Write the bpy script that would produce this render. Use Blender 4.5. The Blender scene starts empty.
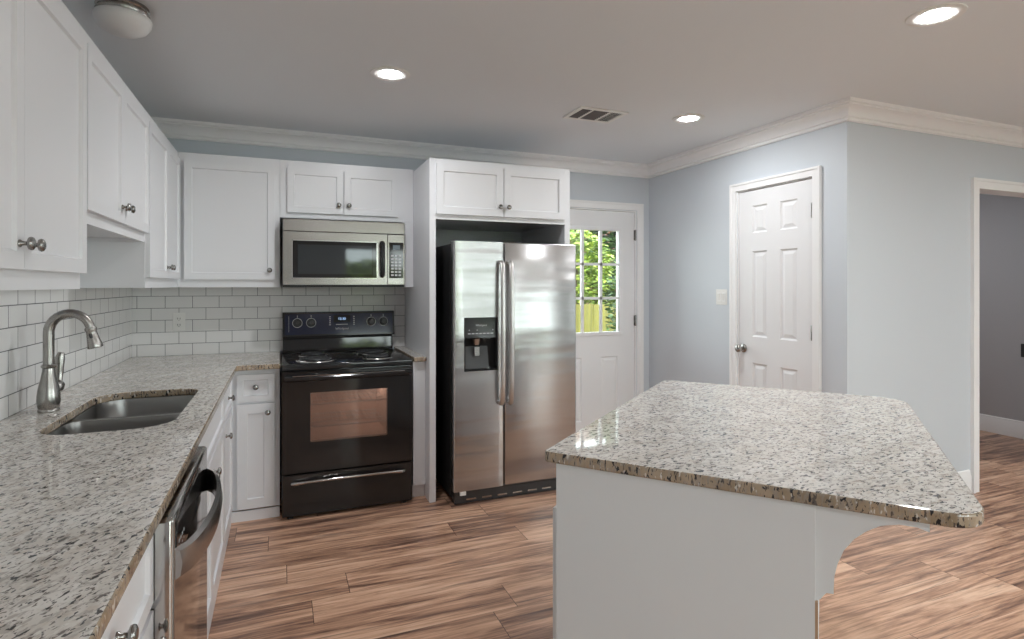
import bpy, bmesh, math, random
from mathutils import Vector, Matrix
random.seed(7)
sc = bpy.context.scene
COL = sc.collection
R = math.radians
PI = math.pi

# ------------------------------------------------------------------ camera
CAM_H = 1.372
cam = bpy.data.cameras.new('camera')
cam_o = bpy.data.objects.new('camera', cam)
COL.objects.link(cam_o)
cam.sensor_width = 36.0
cam.sensor_fit = 'HORIZONTAL'
cam.lens = 36.0 * 572 / 1024
cam.shift_y = -34.0 / 1024
cam.clip_start = 0.02
cam_o.location = (0, 0, CAM_H)
cam_o.rotation_euler = (R(90), 0, R(-22.1))
sc.camera = cam_o

# ------------------------------------------------------------------ view, world, sun
sc.view_settings.view_transform = 'Standard'
sc.view_settings.look = 'None'
sc.view_settings.gamma = 1.0
sc.view_settings.use_curve_mapping = False
sc.view_settings.exposure = 2.06
sc.cycles.use_denoising = True
sc.cycles.max_bounces = 10
sc.cycles.diffuse_bounces = 6
sc.cycles.transparent_max_bounces = 16
sc.cycles.sample_clamp_indirect = 6.0
sc.cycles.caustics_reflective = False
sc.cycles.caustics_refractive = False

LAMP = 98.0          # strength of one recessed ceiling lamp lens
SKY = 2.45            # strength of the sky
SUN = 1.0

world = bpy.data.worlds.new('sky')
sc.world = world
world.use_nodes = True
wn = world.node_tree.nodes
wl = world.node_tree.links
bg = wn['Background']
tc = wn.new('ShaderNodeTexCoord')
sep = wn.new('ShaderNodeSeparateXYZ')
wl.new(tc.outputs['Generated'], sep.inputs[0])
ramp = wn.new('ShaderNodeValToRGB')
ramp.color_ramp.elements[0].position = 0.0
ramp.color_ramp.elements[0].color = (0.97, 0.98, 1.0, 1)
ramp.color_ramp.elements[1].position = 0.7
ramp.color_ramp.elements[1].color = (0.86, 0.91, 1.0, 1)
wl.new(sep.outputs['Z'], ramp.inputs[0])
wl.new(ramp.outputs[0], bg.inputs[0])
bg.inputs[1].default_value = SKY

sun = bpy.data.lights.new('sun', 'SUN')
sun.energy = SUN
sun.angle = R(1.0)
sun.color = (1.0, 0.95, 0.85)
sun_o = bpy.data.objects.new('sun', sun)
COL.objects.link(sun_o)
sun_o.location = (2, -8, 12)
sun_o.rotation_euler = (R(32), 0, R(-20))

def portal(x0, x1, z0, z1, y):
    d = bpy.data.lights.new('window_portal', 'AREA')
    d.shape = 'RECTANGLE'
    d.size = x1 - x0
    d.size_y = z1 - z0
    d.cycles.is_portal = True
    o = bpy.data.objects.new('window_portal', d)
    COL.objects.link(o)
    o.location = ((x0 + x1) / 2, y, (z0 + z1) / 2)
    # an area lamp shines along its local -Z: turn it to shine along +Y
    o.rotation_euler = (R(90), 0, 0)
    return o

# ------------------------------------------------------------------ materials
def new_mat(name):
    m = bpy.data.materials.new(name)
    m.use_nodes = True
    return m, m.node_tree.nodes, m.node_tree.links, m.node_tree.nodes['Principled BSDF']

def srgb(r, g, b):
    f = lambda c: (c / 255 / 12.92) if c / 255 <= 0.04045 else ((c / 255 + 0.055) / 1.055) ** 2.4
    return (f(r), f(g), f(b), 1)

def plain(name, col, rough=0.5, metal=0.0, coat=0.0, bump=0.0, bscale=200, spec=0.5):
    m, n, l, p = new_mat(name)
    p.inputs['Base Color'].default_value = col
    p.inputs['Roughness'].default_value = rough
    p.inputs['Metallic'].default_value = metal
    p.inputs['Coat Weight'].default_value = coat
    p.inputs['Specular IOR Level'].default_value = spec
    t = n.new('ShaderNodeTexCoord')
    no = n.new('ShaderNodeTexNoise')
    no.inputs['Scale'].default_value = bscale
    no.inputs['Detail'].default_value = 2
    l.new(t.outputs['Object'], no.inputs['Vector'])
    # a little unevenness in the gloss keeps the surface from looking synthetic
    mr = n.new('ShaderNodeMapRange')
    dv = 0.02 if metal > 0.5 else 0.12
    mr.inputs[3].default_value = max(0.02, rough * (1 - dv))
    mr.inputs[4].default_value = min(1.0, rough * (1 + dv))
    l.new(no.outputs['Fac'], mr.inputs[0])
    l.new(mr.outputs[0], p.inputs['Roughness'])
    if bump:
        b = n.new('ShaderNodeBump')
        b.inputs['Strength'].default_value = bump
        b.inputs['Distance'].default_value = 0.002
        l.new(no.outputs['Fac'], b.inputs['Height'])
        l.new(b.outputs[0], p.inputs['Normal'])
    return m

def emitter(name, col, s):
    m, n, l, p = new_mat(name)
    p.inputs['Base Color'].default_value = (0.8, 0.8, 0.8, 1)
    p.inputs['Emission Color'].default_value = col
    p.inputs['Emission Strength'].default_value = s
    return m

def steel(name, col, rough, axis, wave=0.0, aniso=0.6):
    """brushed stainless; axis = direction of the brushing (0 x, 1 y, 2 z)"""
    m, n, l, p = new_mat(name)
    p.inputs['Base Color'].default_value = col
    p.inputs['Metallic'].default_value = 1.0
    t = n.new('ShaderNodeTexCoord')
    mp = n.new('ShaderNodeMapping')
    s = [420, 420, 420]
    s[axis] = 6
    mp.inputs['Scale'].default_value = s
    l.new(t.outputs['Object'], mp.inputs['Vector'])
    no = n.new('ShaderNodeTexNoise')
    no.inputs['Scale'].default_value = 1.0
    no.inputs['Detail'].default_value = 2
    l.new(mp.outputs[0], no.inputs['Vector'])
    mr = n.new('ShaderNodeMapRange')
    mr.inputs[3].default_value = rough * 0.92
    mr.inputs[4].default_value = rough * 1.1
    l.new(no.outputs['Fac'], mr.inputs[0])
    l.new(mr.outputs[0], p.inputs['Roughness'])
    b = n.new('ShaderNodeBump')
    b.inputs['Strength'].default_value = 0.02
    b.inputs['Distance'].default_value = 0.0005
    l.new(no.outputs['Fac'], b.inputs['Height'])
    if wave:
        mp2 = n.new('ShaderNodeMapping')
        mp2.inputs['Scale'].default_value = (0.8, 0.8, 8.0)
        l.new(t.outputs['Object'], mp2.inputs['Vector'])
        n2 = n.new('ShaderNodeTexNoise')
        n2.inputs['Scale'].default_value = 1.0
        n2.inputs['Detail'].default_value = 1.5
        l.new(mp2.outputs[0], n2.inputs['Vector'])
        b2 = n.new('ShaderNodeBump')
        b2.inputs['Strength'].default_value = 1.0
        b2.inputs['Distance'].default_value = wave
        l.new(n2.outputs['Fac'], b2.inputs['Height'])
        l.new(b.outputs[0], b2.inputs['Normal'])
        l.new(b2.outputs[0], p.inputs['Normal'])
    else:
        l.new(b.outputs[0], p.inputs['Normal'])
    return m

def granite(name, base_a, base_b, fleck_amt=1.0, scale=1.0, tan=0.35, zs=0.95):
    m, n, l, p = new_mat(name)
    t = n.new('ShaderNodeTexCoord')
    mp = n.new('ShaderNodeMapping')
    mr_ = n.new('ShaderNodeMapping')
    mr_.inputs['Rotation'].default_value = (0.0, 0.0, R(-58))
    l.new(t.outputs['Object'], mr_.inputs['Vector'])
    mp.inputs['Scale'].default_value = (0.64 * scale, 1.2 * scale, zs * scale)
    l.new(mr_.outputs[0], mp.inputs['Vector'])
    def noise(s, d=3.0, off=0.0, dist=0.0):
        v = n.new('ShaderNodeVectorMath')
        v.operation = 'ADD'
        v.inputs[1].default_value = (off, off * 1.7, off * 0.6)
        l.new(mp.outputs[0], v.inputs[0])
        x = n.new('ShaderNodeTexNoise')
        x.inputs['Scale'].default_value = s
        x.inputs['Detail'].default_value = d
        x.inputs['Roughness'].default_value = 0.55
        x.inputs['Distortion'].default_value = dist
        l.new(v.outputs[0], x.inputs['Vector'])
        return x.outputs['Fac']
    def step(src, a, b, k=1.0):
        x = n.new('ShaderNodeMapRange')
        x.interpolation_type = 'SMOOTHSTEP'
        x.inputs[1].default_value = a
        x.inputs[2].default_value = b
        x.inputs[3].default_value = 0.0
        x.inputs[4].default_value = k
        l.new(src, x.inputs[0])
        return x.outputs[0]
    def mix(fac, a, b):
        x = n.new('ShaderNodeMix')
        x.data_type = 'RGBA'
        l.new(fac, x.inputs[0])
        if isinstance(a, tuple): x.inputs[6].default_value = a
        else: l.new(a, x.inputs[6])
        if isinstance(b, tuple): x.inputs[7].default_value = b
        else: l.new(b, x.inputs[7])
        return x.outputs[2]
    c = mix(step(noise(9, 4), 0.35, 0.65), base_a, base_b)
    c = mix(step(noise(34, 3, 3.1), 0.54, 0.66, tan), c, srgb(178, 150, 122))
    c = mix(step(noise(58, 3, 7.7, 0.4), 0.515, 0.60, 0.52 * fleck_amt), c, srgb(150, 142, 134))
    c = mix(step(noise(75, 2.5, 13.3, 0.5), 0.592, 0.64, 0.85 * fleck_amt), c, srgb(92, 84, 78))
    c = mix(step(noise(62, 2.5, 23.9, 0.6), 0.596, 0.636, 0.95 * fleck_amt), c, srgb(44, 43, 45))
    c = mix(step(noise(62, 2, 31.9), 0.61, 0.68, 0.6), c, srgb(236, 234, 228))
    l.new(c, p.inputs['Base Color'])
    p.inputs['Roughness'].default_value = 0.05
    p.inputs['Specular IOR Level'].default_value = 0.5
    return m

def floor_mat():
    m, n, l, p = new_mat('laminate_planks')
    t = n.new('ShaderNodeTexCoord')
    sx_ = n.new('ShaderNodeSeparateXYZ'); l.new(t.outputs['Object'], sx_.inputs[0])
    def m2(op, a, b=None):
        x = n.new('ShaderNodeMath'); x.operation = op
        for i, v in enumerate((a, b)):
            if v is None: continue
            if isinstance(v, (int, float)): x.inputs[i].default_value = v
            else: l.new(v, x.inputs[i])
        return x.outputs[0]
    def rnd(w):
        x = n.new('ShaderNodeTexWhiteNoise'); x.noise_dimensions = '1D'; l.new(w, x.inputs['W']); return x.outputs['Value']
    PW, PL = 0.190, 1.21
    yv = m2('DIVIDE', m2('ADD', sx_.outputs['Y'], 0.022), PW)
    row = m2('FLOOR', yv)
    xv = m2('ADD', m2('DIVIDE', sx_.outputs['X'], PL), m2('MULTIPLY', rnd(m2('ADD', row, 3.5)), 5.0))
    colm = m2('FLOOR', xv)
    pid = rnd(m2('ADD', m2('MULTIPLY', row, 13.7), m2('MULTIPLY', colm, 5.31)))
    # printed strips inside a plank
    strip = m2('FLOOR', m2('MULTIPLY', yv, 3.0))
    sid = rnd(m2('ADD', m2('MULTIPLY', strip, 7.77), m2('MULTIPLY', colm, 3.1)))
    fx = m2('FRACT', xv); fy = m2('FRACT', yv)
    ex = m2('MULTIPLY', m2('MINIMUM', fx, m2('SUBTRACT', 1.0, fx)), PL)
    ey = m2('MULTIPLY', m2('MINIMUM', fy, m2('SUBTRACT', 1.0, fy)), PW)
    seam = m2('MAXIMUM', m2('LESS_THAN', ex, 0.0013), m2('MULTIPLY', m2('LESS_THAN', ey, 0.0010), 0.6))
    comb = n.new('ShaderNodeCombineXYZ')
    ks = m2('ADD', m2('MULTIPLY', pid, 37.0), m2('MULTIPLY', sid, 2.2))
    l.new(ks, comb.inputs[2]); l.new(ks, comb.inputs[0])
    add = n.new('ShaderNodeVectorMath'); add.operation = 'ADD'
    l.new(t.outputs['Object'], add.inputs[0]); l.new(comb.outputs[0], add.inputs[1])
    def grain(sx, sy, d, dist):
        mp = n.new('ShaderNodeMapping')
        mp.inputs['Scale'].default_value = (sx, sy, 1.0)
        l.new(add.outputs[0], mp.inputs['Vector'])
        x = n.new('ShaderNodeTexNoise')
        x.inputs['Scale'].default_value = 1.0
        x.inputs['Detail'].default_value = d
        x.inputs['Roughness'].default_value = 0.62
        x.inputs['Distortion'].default_value = dist
        l.new(mp.outputs[0], x.inputs['Vector'])
        return x.outputs['Fac']
    g1 = grain(1.3, 14.0, 8, 0.9)
    g2 = grain(4.0, 75.0, 5, 0.6)
    g3 = grain(1.3, 22.0, 6, 0.9)
    v = m2('ADD', m2('MULTIPLY', g1, 0.66), m2('MULTIPLY', g2, 0.34))
    v = m2('ADD', v, m2('MULTIPLY', m2('SUBTRACT', pid, 0.5), 0.10))
    v = m2('ADD', v, m2('MULTIPLY', m2('SUBTRACT', sid, 0.5), 0.05))
    cr = n.new('ShaderNodeValToRGB')
    e = cr.color_ramp.elements
    e[0].position = 0.34; e[0].color = srgb(88, 65, 55)
    e[1].position = 0.66; e[1].color = srgb(234, 197, 169)
    for pos, c in ((0.42, srgb(136, 103, 87)), (0.485, srgb(180, 140, 115)), (0.55, srgb(210, 168, 140))):
        x = e.new(pos); x.color = c
    l.new(v, cr.inputs[0])
    # greyish dark streaks
    mr = n.new('ShaderNodeMapRange')
    mr.interpolation_type = 'SMOOTHSTEP'
    mr.inputs[1].default_value = 0.57; mr.inputs[2].default_value = 0.70
    mr.inputs[4].default_value = 0.75
    l.new(g3, mr.inputs[0])
    mx = n.new('ShaderNodeMix'); mx.data_type = 'RGBA'
    l.new(mr.outputs[0], mx.inputs[0]); l.new(cr.outputs[0], mx.inputs[6])
    mx.inputs[7].default_value = srgb(104, 84, 76)
    m3 = n.new('ShaderNodeMix'); m3.data_type = 'RGBA'
    l.new(seam, m3.inputs[0]); l.new(mx.outputs[2], m3.inputs[6])
    m3.inputs[7].default_value = srgb(58, 42, 34)
    l.new(m3.outputs[2], p.inputs['Base Color'])
    p.inputs['Roughness'].default_value = 0.33
    bp = n.new('ShaderNodeBump')
    bp.inputs['Strength'].default_value = 0.12
    bp.inputs['Distance'].default_value = 0.002
    l.new(g2, bp.inputs['Height'])
    l.new(bp.outputs[0], p.inputs['Normal'])
    return m

def glass_mat(name, tint=(0.9, 0.95, 0.93, 1), gloss=1.0):
    m = bpy.data.materials.new(name)
    m.use_nodes = True
    n = m.node_tree.nodes; l = m.node_tree.links
    n.clear()
    out = n.new('ShaderNodeOutputMaterial')
    tr = n.new('ShaderNodeBsdfTransparent'); tr.inputs[0].default_value = tint
    gl = n.new('ShaderNodeBsdfGlossy'); gl.inputs['Roughness'].default_value = 0.02
    fr = n.new('ShaderNodeFresnel'); fr.inputs[0].default_value = 1.45
    k = n.new('ShaderNodeMath'); k.operation = 'MULTIPLY'; k.inputs[1].default_value = gloss
    l.new(fr.outputs[0], k.inputs[0])
    mx = n.new('ShaderNodeMixShader')
    l.new(k.outputs[0], mx.inputs[0]); l.new(tr.outputs[0], mx.inputs[1]); l.new(gl.outputs[0], mx.inputs[2])
    l.new(mx.outputs[0], out.inputs[0])
    return m

def leaf_mat(name, a, b):
    m, n, l, p = new_mat(name)
    t = n.new('ShaderNodeTexCoord')
    no = n.new('ShaderNodeTexNoise'); no.inputs['Scale'].default_value = 9.0
    l.new(t.outputs['Object'], no.inputs['Vector'])
    cr = n.new('ShaderNodeValToRGB')
    cr.color_ramp.elements[0].position = 0.35; cr.color_ramp.elements[0].color = a
    cr.color_ramp.elements[1].position = 0.65; cr.color_ramp.elements[1].color = b
    l.new(no.outputs['Fac'], cr.inputs[0])
    l.new(cr.outputs[0], p.inputs['Base Color'])
    p.inputs['Roughness'].default_value = 0.5
    p.inputs['Transmission Weight'].default_value = 0.0
    return m

def board_mat(name, a, b, sx=40, sz=1.5):
    m, n, l, p = new_mat(name)
    t = n.new('ShaderNodeTexCoord')
    mp = n.new('ShaderNodeMapping'); mp.inputs['Scale'].default_value = (sx, sx, sz)
    l.new(t.outputs['Object'], mp.inputs['Vector'])
    no = n.new('ShaderNodeTexNoise'); no.inputs['Scale'].default_value = 1.0; no.inputs['Detail'].default_value = 5
    l.new(mp.outputs[0], no.inputs['Vector'])
    cr = n.new('ShaderNodeValToRGB')
    cr.color_ramp.elements[0].position = 0.3; cr.color_ramp.elements[0].color = a
    cr.color_ramp.elements[1].position = 0.7; cr.color_ramp.elements[1].color = b
    l.new(no.outputs['Fac'], cr.inputs[0])
    l.new(cr.outputs[0], p.inputs['Base Color'])
    p.inputs['Roughness'].default_value = 0.7
    return m

M_WALL = plain('wall_paint', srgb(205, 211, 217), 0.5, bump=0.03, bscale=260, spec=0.35)
M_HALL = plain('hall_paint', srgb(180, 180, 183), 0.6, bump=0.03, bscale=260, spec=0.3)
M_CEIL = plain('ceiling_paint', srgb(224, 227, 230), 0.8, bump=0.04, bscale=220, spec=0.2)
M_TRIM = plain('trim_paint', srgb(240, 240, 240), 0.35)
M_CAB = plain('cabinet_paint', srgb(228, 229, 232), 0.33)
M_ISL = plain('island_paint', srgb(224, 227, 229), 0.36)
M_DOOR = plain('door_paint', srgb(232, 232, 233), 0.35)
M_FLOOR = floor_mat()
M_GRAN = granite('granite_top', srgb(214, 208, 200), srgb(230, 226, 220), 1.0, 1.3, 0.25)
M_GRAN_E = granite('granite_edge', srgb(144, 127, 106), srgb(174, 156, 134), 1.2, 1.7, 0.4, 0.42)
M_TILE = plain('white_tile', srgb(222, 221, 220), 0.12, bump=0.02, bscale=12)
M_GROUT = plain('grey_grout', srgb(92, 92, 95), 0.9)
M_NICK = plain('brushed_nickel', srgb(168, 165, 161), 0.27, 1.0)
M_SSB = plain('satin_steel', srgb(206, 204, 202), 0.34, 1.0)
M_SSH = plain('smooth_steel', srgb(172, 169, 166), 0.24, 1.0)
M_NICKD = plain('dark_nickel', srgb(156, 154, 151), 0.2, 1.0)
M_SS = steel('stainless_steel', srgb(168, 164, 160), 0.26, 0, 0.0)
M_SSF = steel('stainless_fridge', srgb(188, 187, 187), 0.24, 0, 0.007)
M_SSV = steel('stainless_vertical', srgb(186, 184, 182), 0.24, 2)
M_SSD = steel('stainless_sink', srgb(150, 149, 147), 0.3, 1)
M_SSM = plain('stainless_polished', srgb(186, 183, 180), 0.11, 1.0)
M_BLK = plain('black_enamel', (0.017, 0.017, 0.018, 1), 0.10)
M_BLKM = plain('black_matte', (0.014, 0.014, 0.015, 1), 0.5)
M_BLKG = plain('black_gloss', (0.016, 0.015, 0.015, 1), 0.05)
M_DGREY = plain('dark_grey_plastic', (0.035, 0.036, 0.038, 1), 0.35)
M_NAVY = plain('navy_console', srgb(28, 34, 62), 0.12)
M_WHITEP = plain('white_plastic', srgb(228, 227, 224), 0.3)
M_MARK = plain('printed_marking', srgb(205, 206, 208), 0.4)
M_MGLASS = plain('tinted_mirror_glass', (0.05, 0.055, 0.058, 1), 0.04, 0.35)
M_LENS = emitter('lamp_lens', (0.965, 0.985, 1.0, 1), LAMP)
M_DISP = emitter('display_glow', (0.30, 0.55, 1.0, 1), 0.35)
M_LCD = plain('grey_lcd', srgb(96, 108, 118), 0.2)
M_PANE = glass_mat('clear_pane')
M_OVENG = glass_mat('oven_glass', (0.86, 0.78, 0.74, 1), 1.1)
_n = M_OVENG.node_tree.nodes; _l = M_OVENG.node_tree.links
_d = _n.new('ShaderNodeBsdfDiffuse'); _d.inputs[0].default_value = srgb(188, 156, 140)
_m = _n.new('ShaderNodeMixShader'); _m.inputs[0].default_value = 0.22
_mx = [q for q in _n if q.type == 'MIX_SHADER' and q != _m][0]
_t = [q for q in _n if q.type == 'BSDF_TRANSPARENT'][0]
_l.new(_t.outputs[0], _m.inputs[1]); _l.new(_d.outputs[0], _m.inputs[2]); _l.new(_m.outputs[0], _mx.inputs[1])
M_CAV = plain('oven_liner', srgb(222, 200, 188), 0.4)
M_CHROME = plain('chrome_wire', srgb(210, 208, 204), 0.15, 1.0)
M_FROST = plain('frosted_glass', srgb(226, 226, 226), 0.35, spec=0.6)
M_VENTD = plain('vent_dark', srgb(52, 52, 54), 0.7)
M_OAK = plain('bare_wood', srgb(176, 146, 118), 0.6)
M_FENCE = board_mat('fence_boards', srgb(96, 92, 36), srgb(134, 124, 54))
M_LAWN = leaf_mat('lawn_grass', srgb(50, 62, 30), srgb(86, 92, 46))
M_LEAF1 = leaf_mat('leaf_bright', srgb(74, 104, 30), srgb(158, 170, 70))
M_LEAF2 = leaf_mat('leaf_dark', srgb(28, 46, 20), srgb(74, 98, 46))
M_TWIG = plain('twig_bark', srgb(92, 66, 50), 0.8)
M_BRICK = plain('red_brick', srgb(100, 58, 42), 0.8)

# ------------------------------------------------------------------ mesh helpers
def link(name, me, mats, parent=None, smooth=None):
    o = bpy.data.objects.new(name, me)
    for m in (mats if isinstance(mats, (list, tuple)) else [mats]):
        me.materials.append(m)
    COL.objects.link(o)
    if parent is not None:
        o.parent = parent
    if smooth is not None:
        me.shade_smooth()
        me.set_sharp_from_angle(angle=R(smooth))
    return o

def obj(name, bm, mats, parent=None, smooth=None):
    bmesh.ops.recalc_face_normals(bm, faces=bm.faces[:])
    me = bpy.data.meshes.new(name)
    bm.to_mesh(me)
    bm.free()
    return link(name, me, mats, parent, smooth)

def B():
    return bmesh.new()

def box(bm, x0, x1, y0, y1, z0, z1, bev=0.0, seg=1):
    vs = [bm.verts.new((x, y, z)) for x in (x0, x1) for y in (y0, y1) for z in (z0, z1)]
    fs = [bm.faces.new([vs[i] for i in q]) for q in
          ((0, 1, 3, 2), (4, 6, 7, 5), (0, 4, 5, 1), (2, 3, 7, 6), (0, 2, 6, 4), (1, 5, 7, 3))]
    if bev:
        es = list({e for f in fs for e in f.edges})
        bmesh.ops.bevel(bm, geom=es, offset=bev, segments=seg, affect='EDGES', profile=0.5)
    return fs

def bx(name, mats, parent, x0, x1, y0, y1, z0, z1, bev=0.0, seg=1):
    bm = B()
    box(bm, x0, x1, y0, y1, z0, z1, bev, seg)
    return obj(name, bm, mats, parent, 40 if bev else None)

def lathe(bm, prof, seg=24, mat=None, cap=True):
    """revolve (r, z) pairs about Z; mat places it"""
    rings = []
    for r, z in prof:
        if r < 1e-6:
            rings.append([bm.verts.new((0, 0, z))])
        else:
            rings.append([bm.verts.new((r * math.cos(2 * PI * i / seg), r * math.sin(2 * PI * i / seg), z)) for i in range(seg)])
    for a, b in zip(rings, rings[1:]):
        for i in range(seg):
            j = (i + 1) % seg
            if len(a) == 1 and len(b) == 1: continue
            if len(a) == 1: bm.faces.new((a[0], b[i], b[j]))
            elif len(b) == 1: bm.faces.new((a[i], a[j], b[0]))
            else: bm.faces.new((a[i], a[j], b[j], b[i]))
    if cap:
        for rr in (rings[0], rings[-1]):
            if len(rr) > 2: bm.faces.new(rr)
    if mat is not None:
        vs = [v for rr in rings for v in rr]
        bmesh.ops.transform(bm, matrix=mat, verts=vs)

def tube(bm, pts, rad, seg=12, flat=1.0):
    """sweep a circle along points; rad may be a list; flat squeezes the section sideways"""
    pts = [Vector(p) for p in pts]
    n = len(pts)
    rad = rad if isinstance(rad, (list, tuple)) else [rad] * n
    rings = []
    up = Vector((0, 0, 1))
    prev = None
    for i, p in enumerate(pts):
        d = (pts[min(i + 1, n - 1)] - pts[max(i - 1, 0)]).normalized()
        if prev is None:
            a = d.cross(up)
            if a.length < 1e-3: a = d.cross(Vector((1, 0, 0)))
            a.normalize()
        else:
            a = (prev - d * prev.dot(d)).normalized()
        prev = a
        b = d.cross(a)
        rings.append([bm.verts.new(p + rad[i] * (a * math.cos(2 * PI * k / seg) + b * math.sin(2 * PI * k / seg) * flat)) for k in range(seg)])
    for u, v in zip(rings, rings[1:]):
        for k in range(seg):
            j = (k + 1) % seg
            bm.faces.new((u[k], u[j], v[j], v[k]))
    bm.faces.new(rings[0]); bm.faces.new(rings[-1])

def prism(bm, poly, axis, a, b):
    """extrude a 2-D outline along an axis between a and b"""
    def P(u, v, w):
        return {'x': (w, u, v), 'y': (u, w, v), 'z': (u, v, w)}[axis]
    A = [bm.verts.new(P(u, v, a)) for u, v in poly]
    C = [bm.verts.new(P(u, v, b)) for u, v in poly]
    n = len(poly)
    bm.faces.new(A); bm.faces.new(C)
    for i in range(n):
        j = (i + 1) % n
        bm.faces.new((A[i], A[j], C[j], C[i]))

def slab(bm, xs, zs, holes, y0, y1):
    """upright slab in the XZ plane between y0 (front) and y1, split in cells; holes = set of (i, j) cells left open.
    returns the front faces by cell"""
    front = {}
    vf, vb = {}, {}
    def g(d, i, j, y):
        if (i, j) not in d: d[(i, j)] = bm.verts.new((xs[i], y, zs[j]))
        return d[(i, j)]
    nx, nz = len(xs) - 1, len(zs) - 1
    solid = lambda i, j: 0 <= i < nx and 0 <= j < nz and (i, j) not in holes
    for i in range(nx):
        for j in range(nz):
            if not solid(i, j): continue
            q = [(i, j), (i + 1, j), (i + 1, j + 1), (i, j + 1)]
            front[(i, j)] = bm.faces.new([g(vf, a, b, y0) for a, b in q])
            bm.faces.new([g(vb, a, b, y1) for a, b in reversed(q)])
            for (di, dj), (s, t) in zip(((0, -1), (1, 0), (0, 1), (-1, 0)), ((0, 1), (1, 2), (2, 3), (3, 0))):
                if not solid(i + di, j + dj):
                    a, b = q[s], q[t]
                    bm.faces.new([g(vf, *a, y0), g(vb, *a, y1), g(vb, *b, y1), g(vf, *b, y0)])
    return front

def thing(name, label, cat, loc=(0, 0, 0), rz=0.0, group=None):
    o = bpy.data.objects.new(name, None)
    COL.objects.link(o)
    o.empty_display_size = 0.1
    o.location = loc
    o.rotation_euler = (0, 0, rz)
    o['label'] = label
    o['category'] = cat
    if group: o['group'] = group
    return o

def tag(o, label, cat, group=None, kind=None):
    o['label'] = label
    o['category'] = cat
    if group: o['group'] = group
    if kind: o['kind'] = kind
    return o

def struct(o, label=None):
    o['kind'] = 'structure'
    if label: o['label'] = label
    return o

def arc(cx, cy, r, a0, a1, n):
    return [(cx + r * math.cos(R(a0 + (a1 - a0) * i / n)), cy + r * math.sin(R(a0 + (a1 - a0) * i / n))) for i in range(n + 1)]

def rounded(poly, rads, n=7):
    """round the corners of a convex or concave polygon"""
    out = []
    m = len(poly)
    for i in range(m):
        p = Vector(poly[i]); a = Vector(poly[i - 1]); b = Vector(poly[(i + 1) % m])
        r = rads[i] if isinstance(rads, (list, tuple)) else rads
        if r <= 0:
            out.append(tuple(p)); continue
        u = (a - p).normalized(); v = (b - p).normalized()
        ang = math.acos(max(-1, min(1, u.dot(v))))
        t = r / math.tan(ang / 2)
        p0 = p + u * t; p1 = p + v * t
        c = p + (u + v).normalized() * (r / math.sin(ang / 2))
        a0 = math.atan2(p0.y - c.y, p0.x - c.x); a1 = math.atan2(p1.y - c.y, p1.x - c.x)
        d = (a1 - a0 + PI) % (2 * PI) - PI
        out += [(c.x + r * math.cos(a0 + d * k / n), c.y + r * math.sin(a0 + d * k / n)) for k in range(n + 1)]
    return out

def stone_slab(name, outer, hole, z0, z1, bev=0.006):
    cu = bpy.data.curves.new(name + '_outline', 'CURVE')
    cu.dimensions = '2D'
    cu.fill_mode = 'BOTH'
    for poly in ([outer] + ([hole] if hole else [])):
        s = cu.splines.new('POLY')
        s.points.add(len(poly) - 1)
        for k, (x, y) in enumerate(poly): s.points[k].co = (x, y, 0, 1)
        s.use_cyclic_u = True
    cu.extrude = (z1 - z0) / 2 - bev
    cu.bevel_depth = bev
    cu.bevel_resolution = 2
    cu.offset = -bev
    tmp = bpy.data.objects.new('tmp', cu)
    COL.objects.link(tmp)
    dg = bpy.context.evaluated_depsgraph_get()
    me = bpy.data.meshes.new_from_object(tmp.evaluated_get(dg))
    bpy.data.objects.remove(tmp)
    bpy.data.curves.remove(cu)
    me.name = name
    me.materials.clear()
    me.transform(Matrix.Translation((0, 0, (z0 + z1) / 2)))
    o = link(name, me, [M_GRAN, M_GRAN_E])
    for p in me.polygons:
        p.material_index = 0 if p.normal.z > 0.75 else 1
        p.use_smooth = False
    return o

def text_mesh(name, body, size, mat, parent, M, extr=0.0006):
    cu = bpy.data.curves.new(name, 'FONT')
    cu.body = body
    cu.size = size
    cu.align_x = 'CENTER'
    cu.align_y = 'CENTER'
    cu.extrude = extr
    tmp = bpy.data.objects.new('tmp', cu)
    COL.objects.link(tmp)
    dg = bpy.context.evaluated_depsgraph_get()
    me = bpy.data.meshes.new_from_object(tmp.evaluated_get(dg))
    bpy.data.objects.remove(tmp)
    bpy.data.curves.remove(cu)
    me.transform(M)
    me.materials.clear()
    return link(name, me, mat, parent)

UPRIGHT = Matrix.Rotation(R(90), 4, 'X')      # text lying in XY -> standing, read from -Y

# ------------------------------------------------------------------ room shell
XL, YB, XC, YD, XH, YR, ZC = -0.883, 4.31, 3.085, 2.37, 6.17, -3.2, 2.444
T = 0.12
W1 = (1.10, 2.85, 0.06, 2.1)
W2 = (3.35, 5.75, 0.35, 2.1)  # unseen rear opening, added to let in more daylight
W3 = (-2.4, 0.2, 0.75, 2.1)          # in the right hand wall, along Y; unseen, added for daylight
struct(bx('floor', M_FLOOR, None, XL - T, XH + T, YR - T, YB + T, -0.06, 0.0))
struct(bx('ceiling', M_CEIL, None, XL - T, XH + T, YR - T, YB + T, ZC, ZC + 0.06))
struct(bx('wall_left', M_WALL, None, XL - T, XL, YR - T, YB + T, 0, ZC))
bm = B()
DX0, DX1, DZ = 2.012, 2.946, 2.035
slab(bm, [XL, DX0, DX1, XC], [0, DZ, ZC], {(1, 0)}, YB, YB + T)
struct(obj('wall_back', bm, M_WALL))
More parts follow.
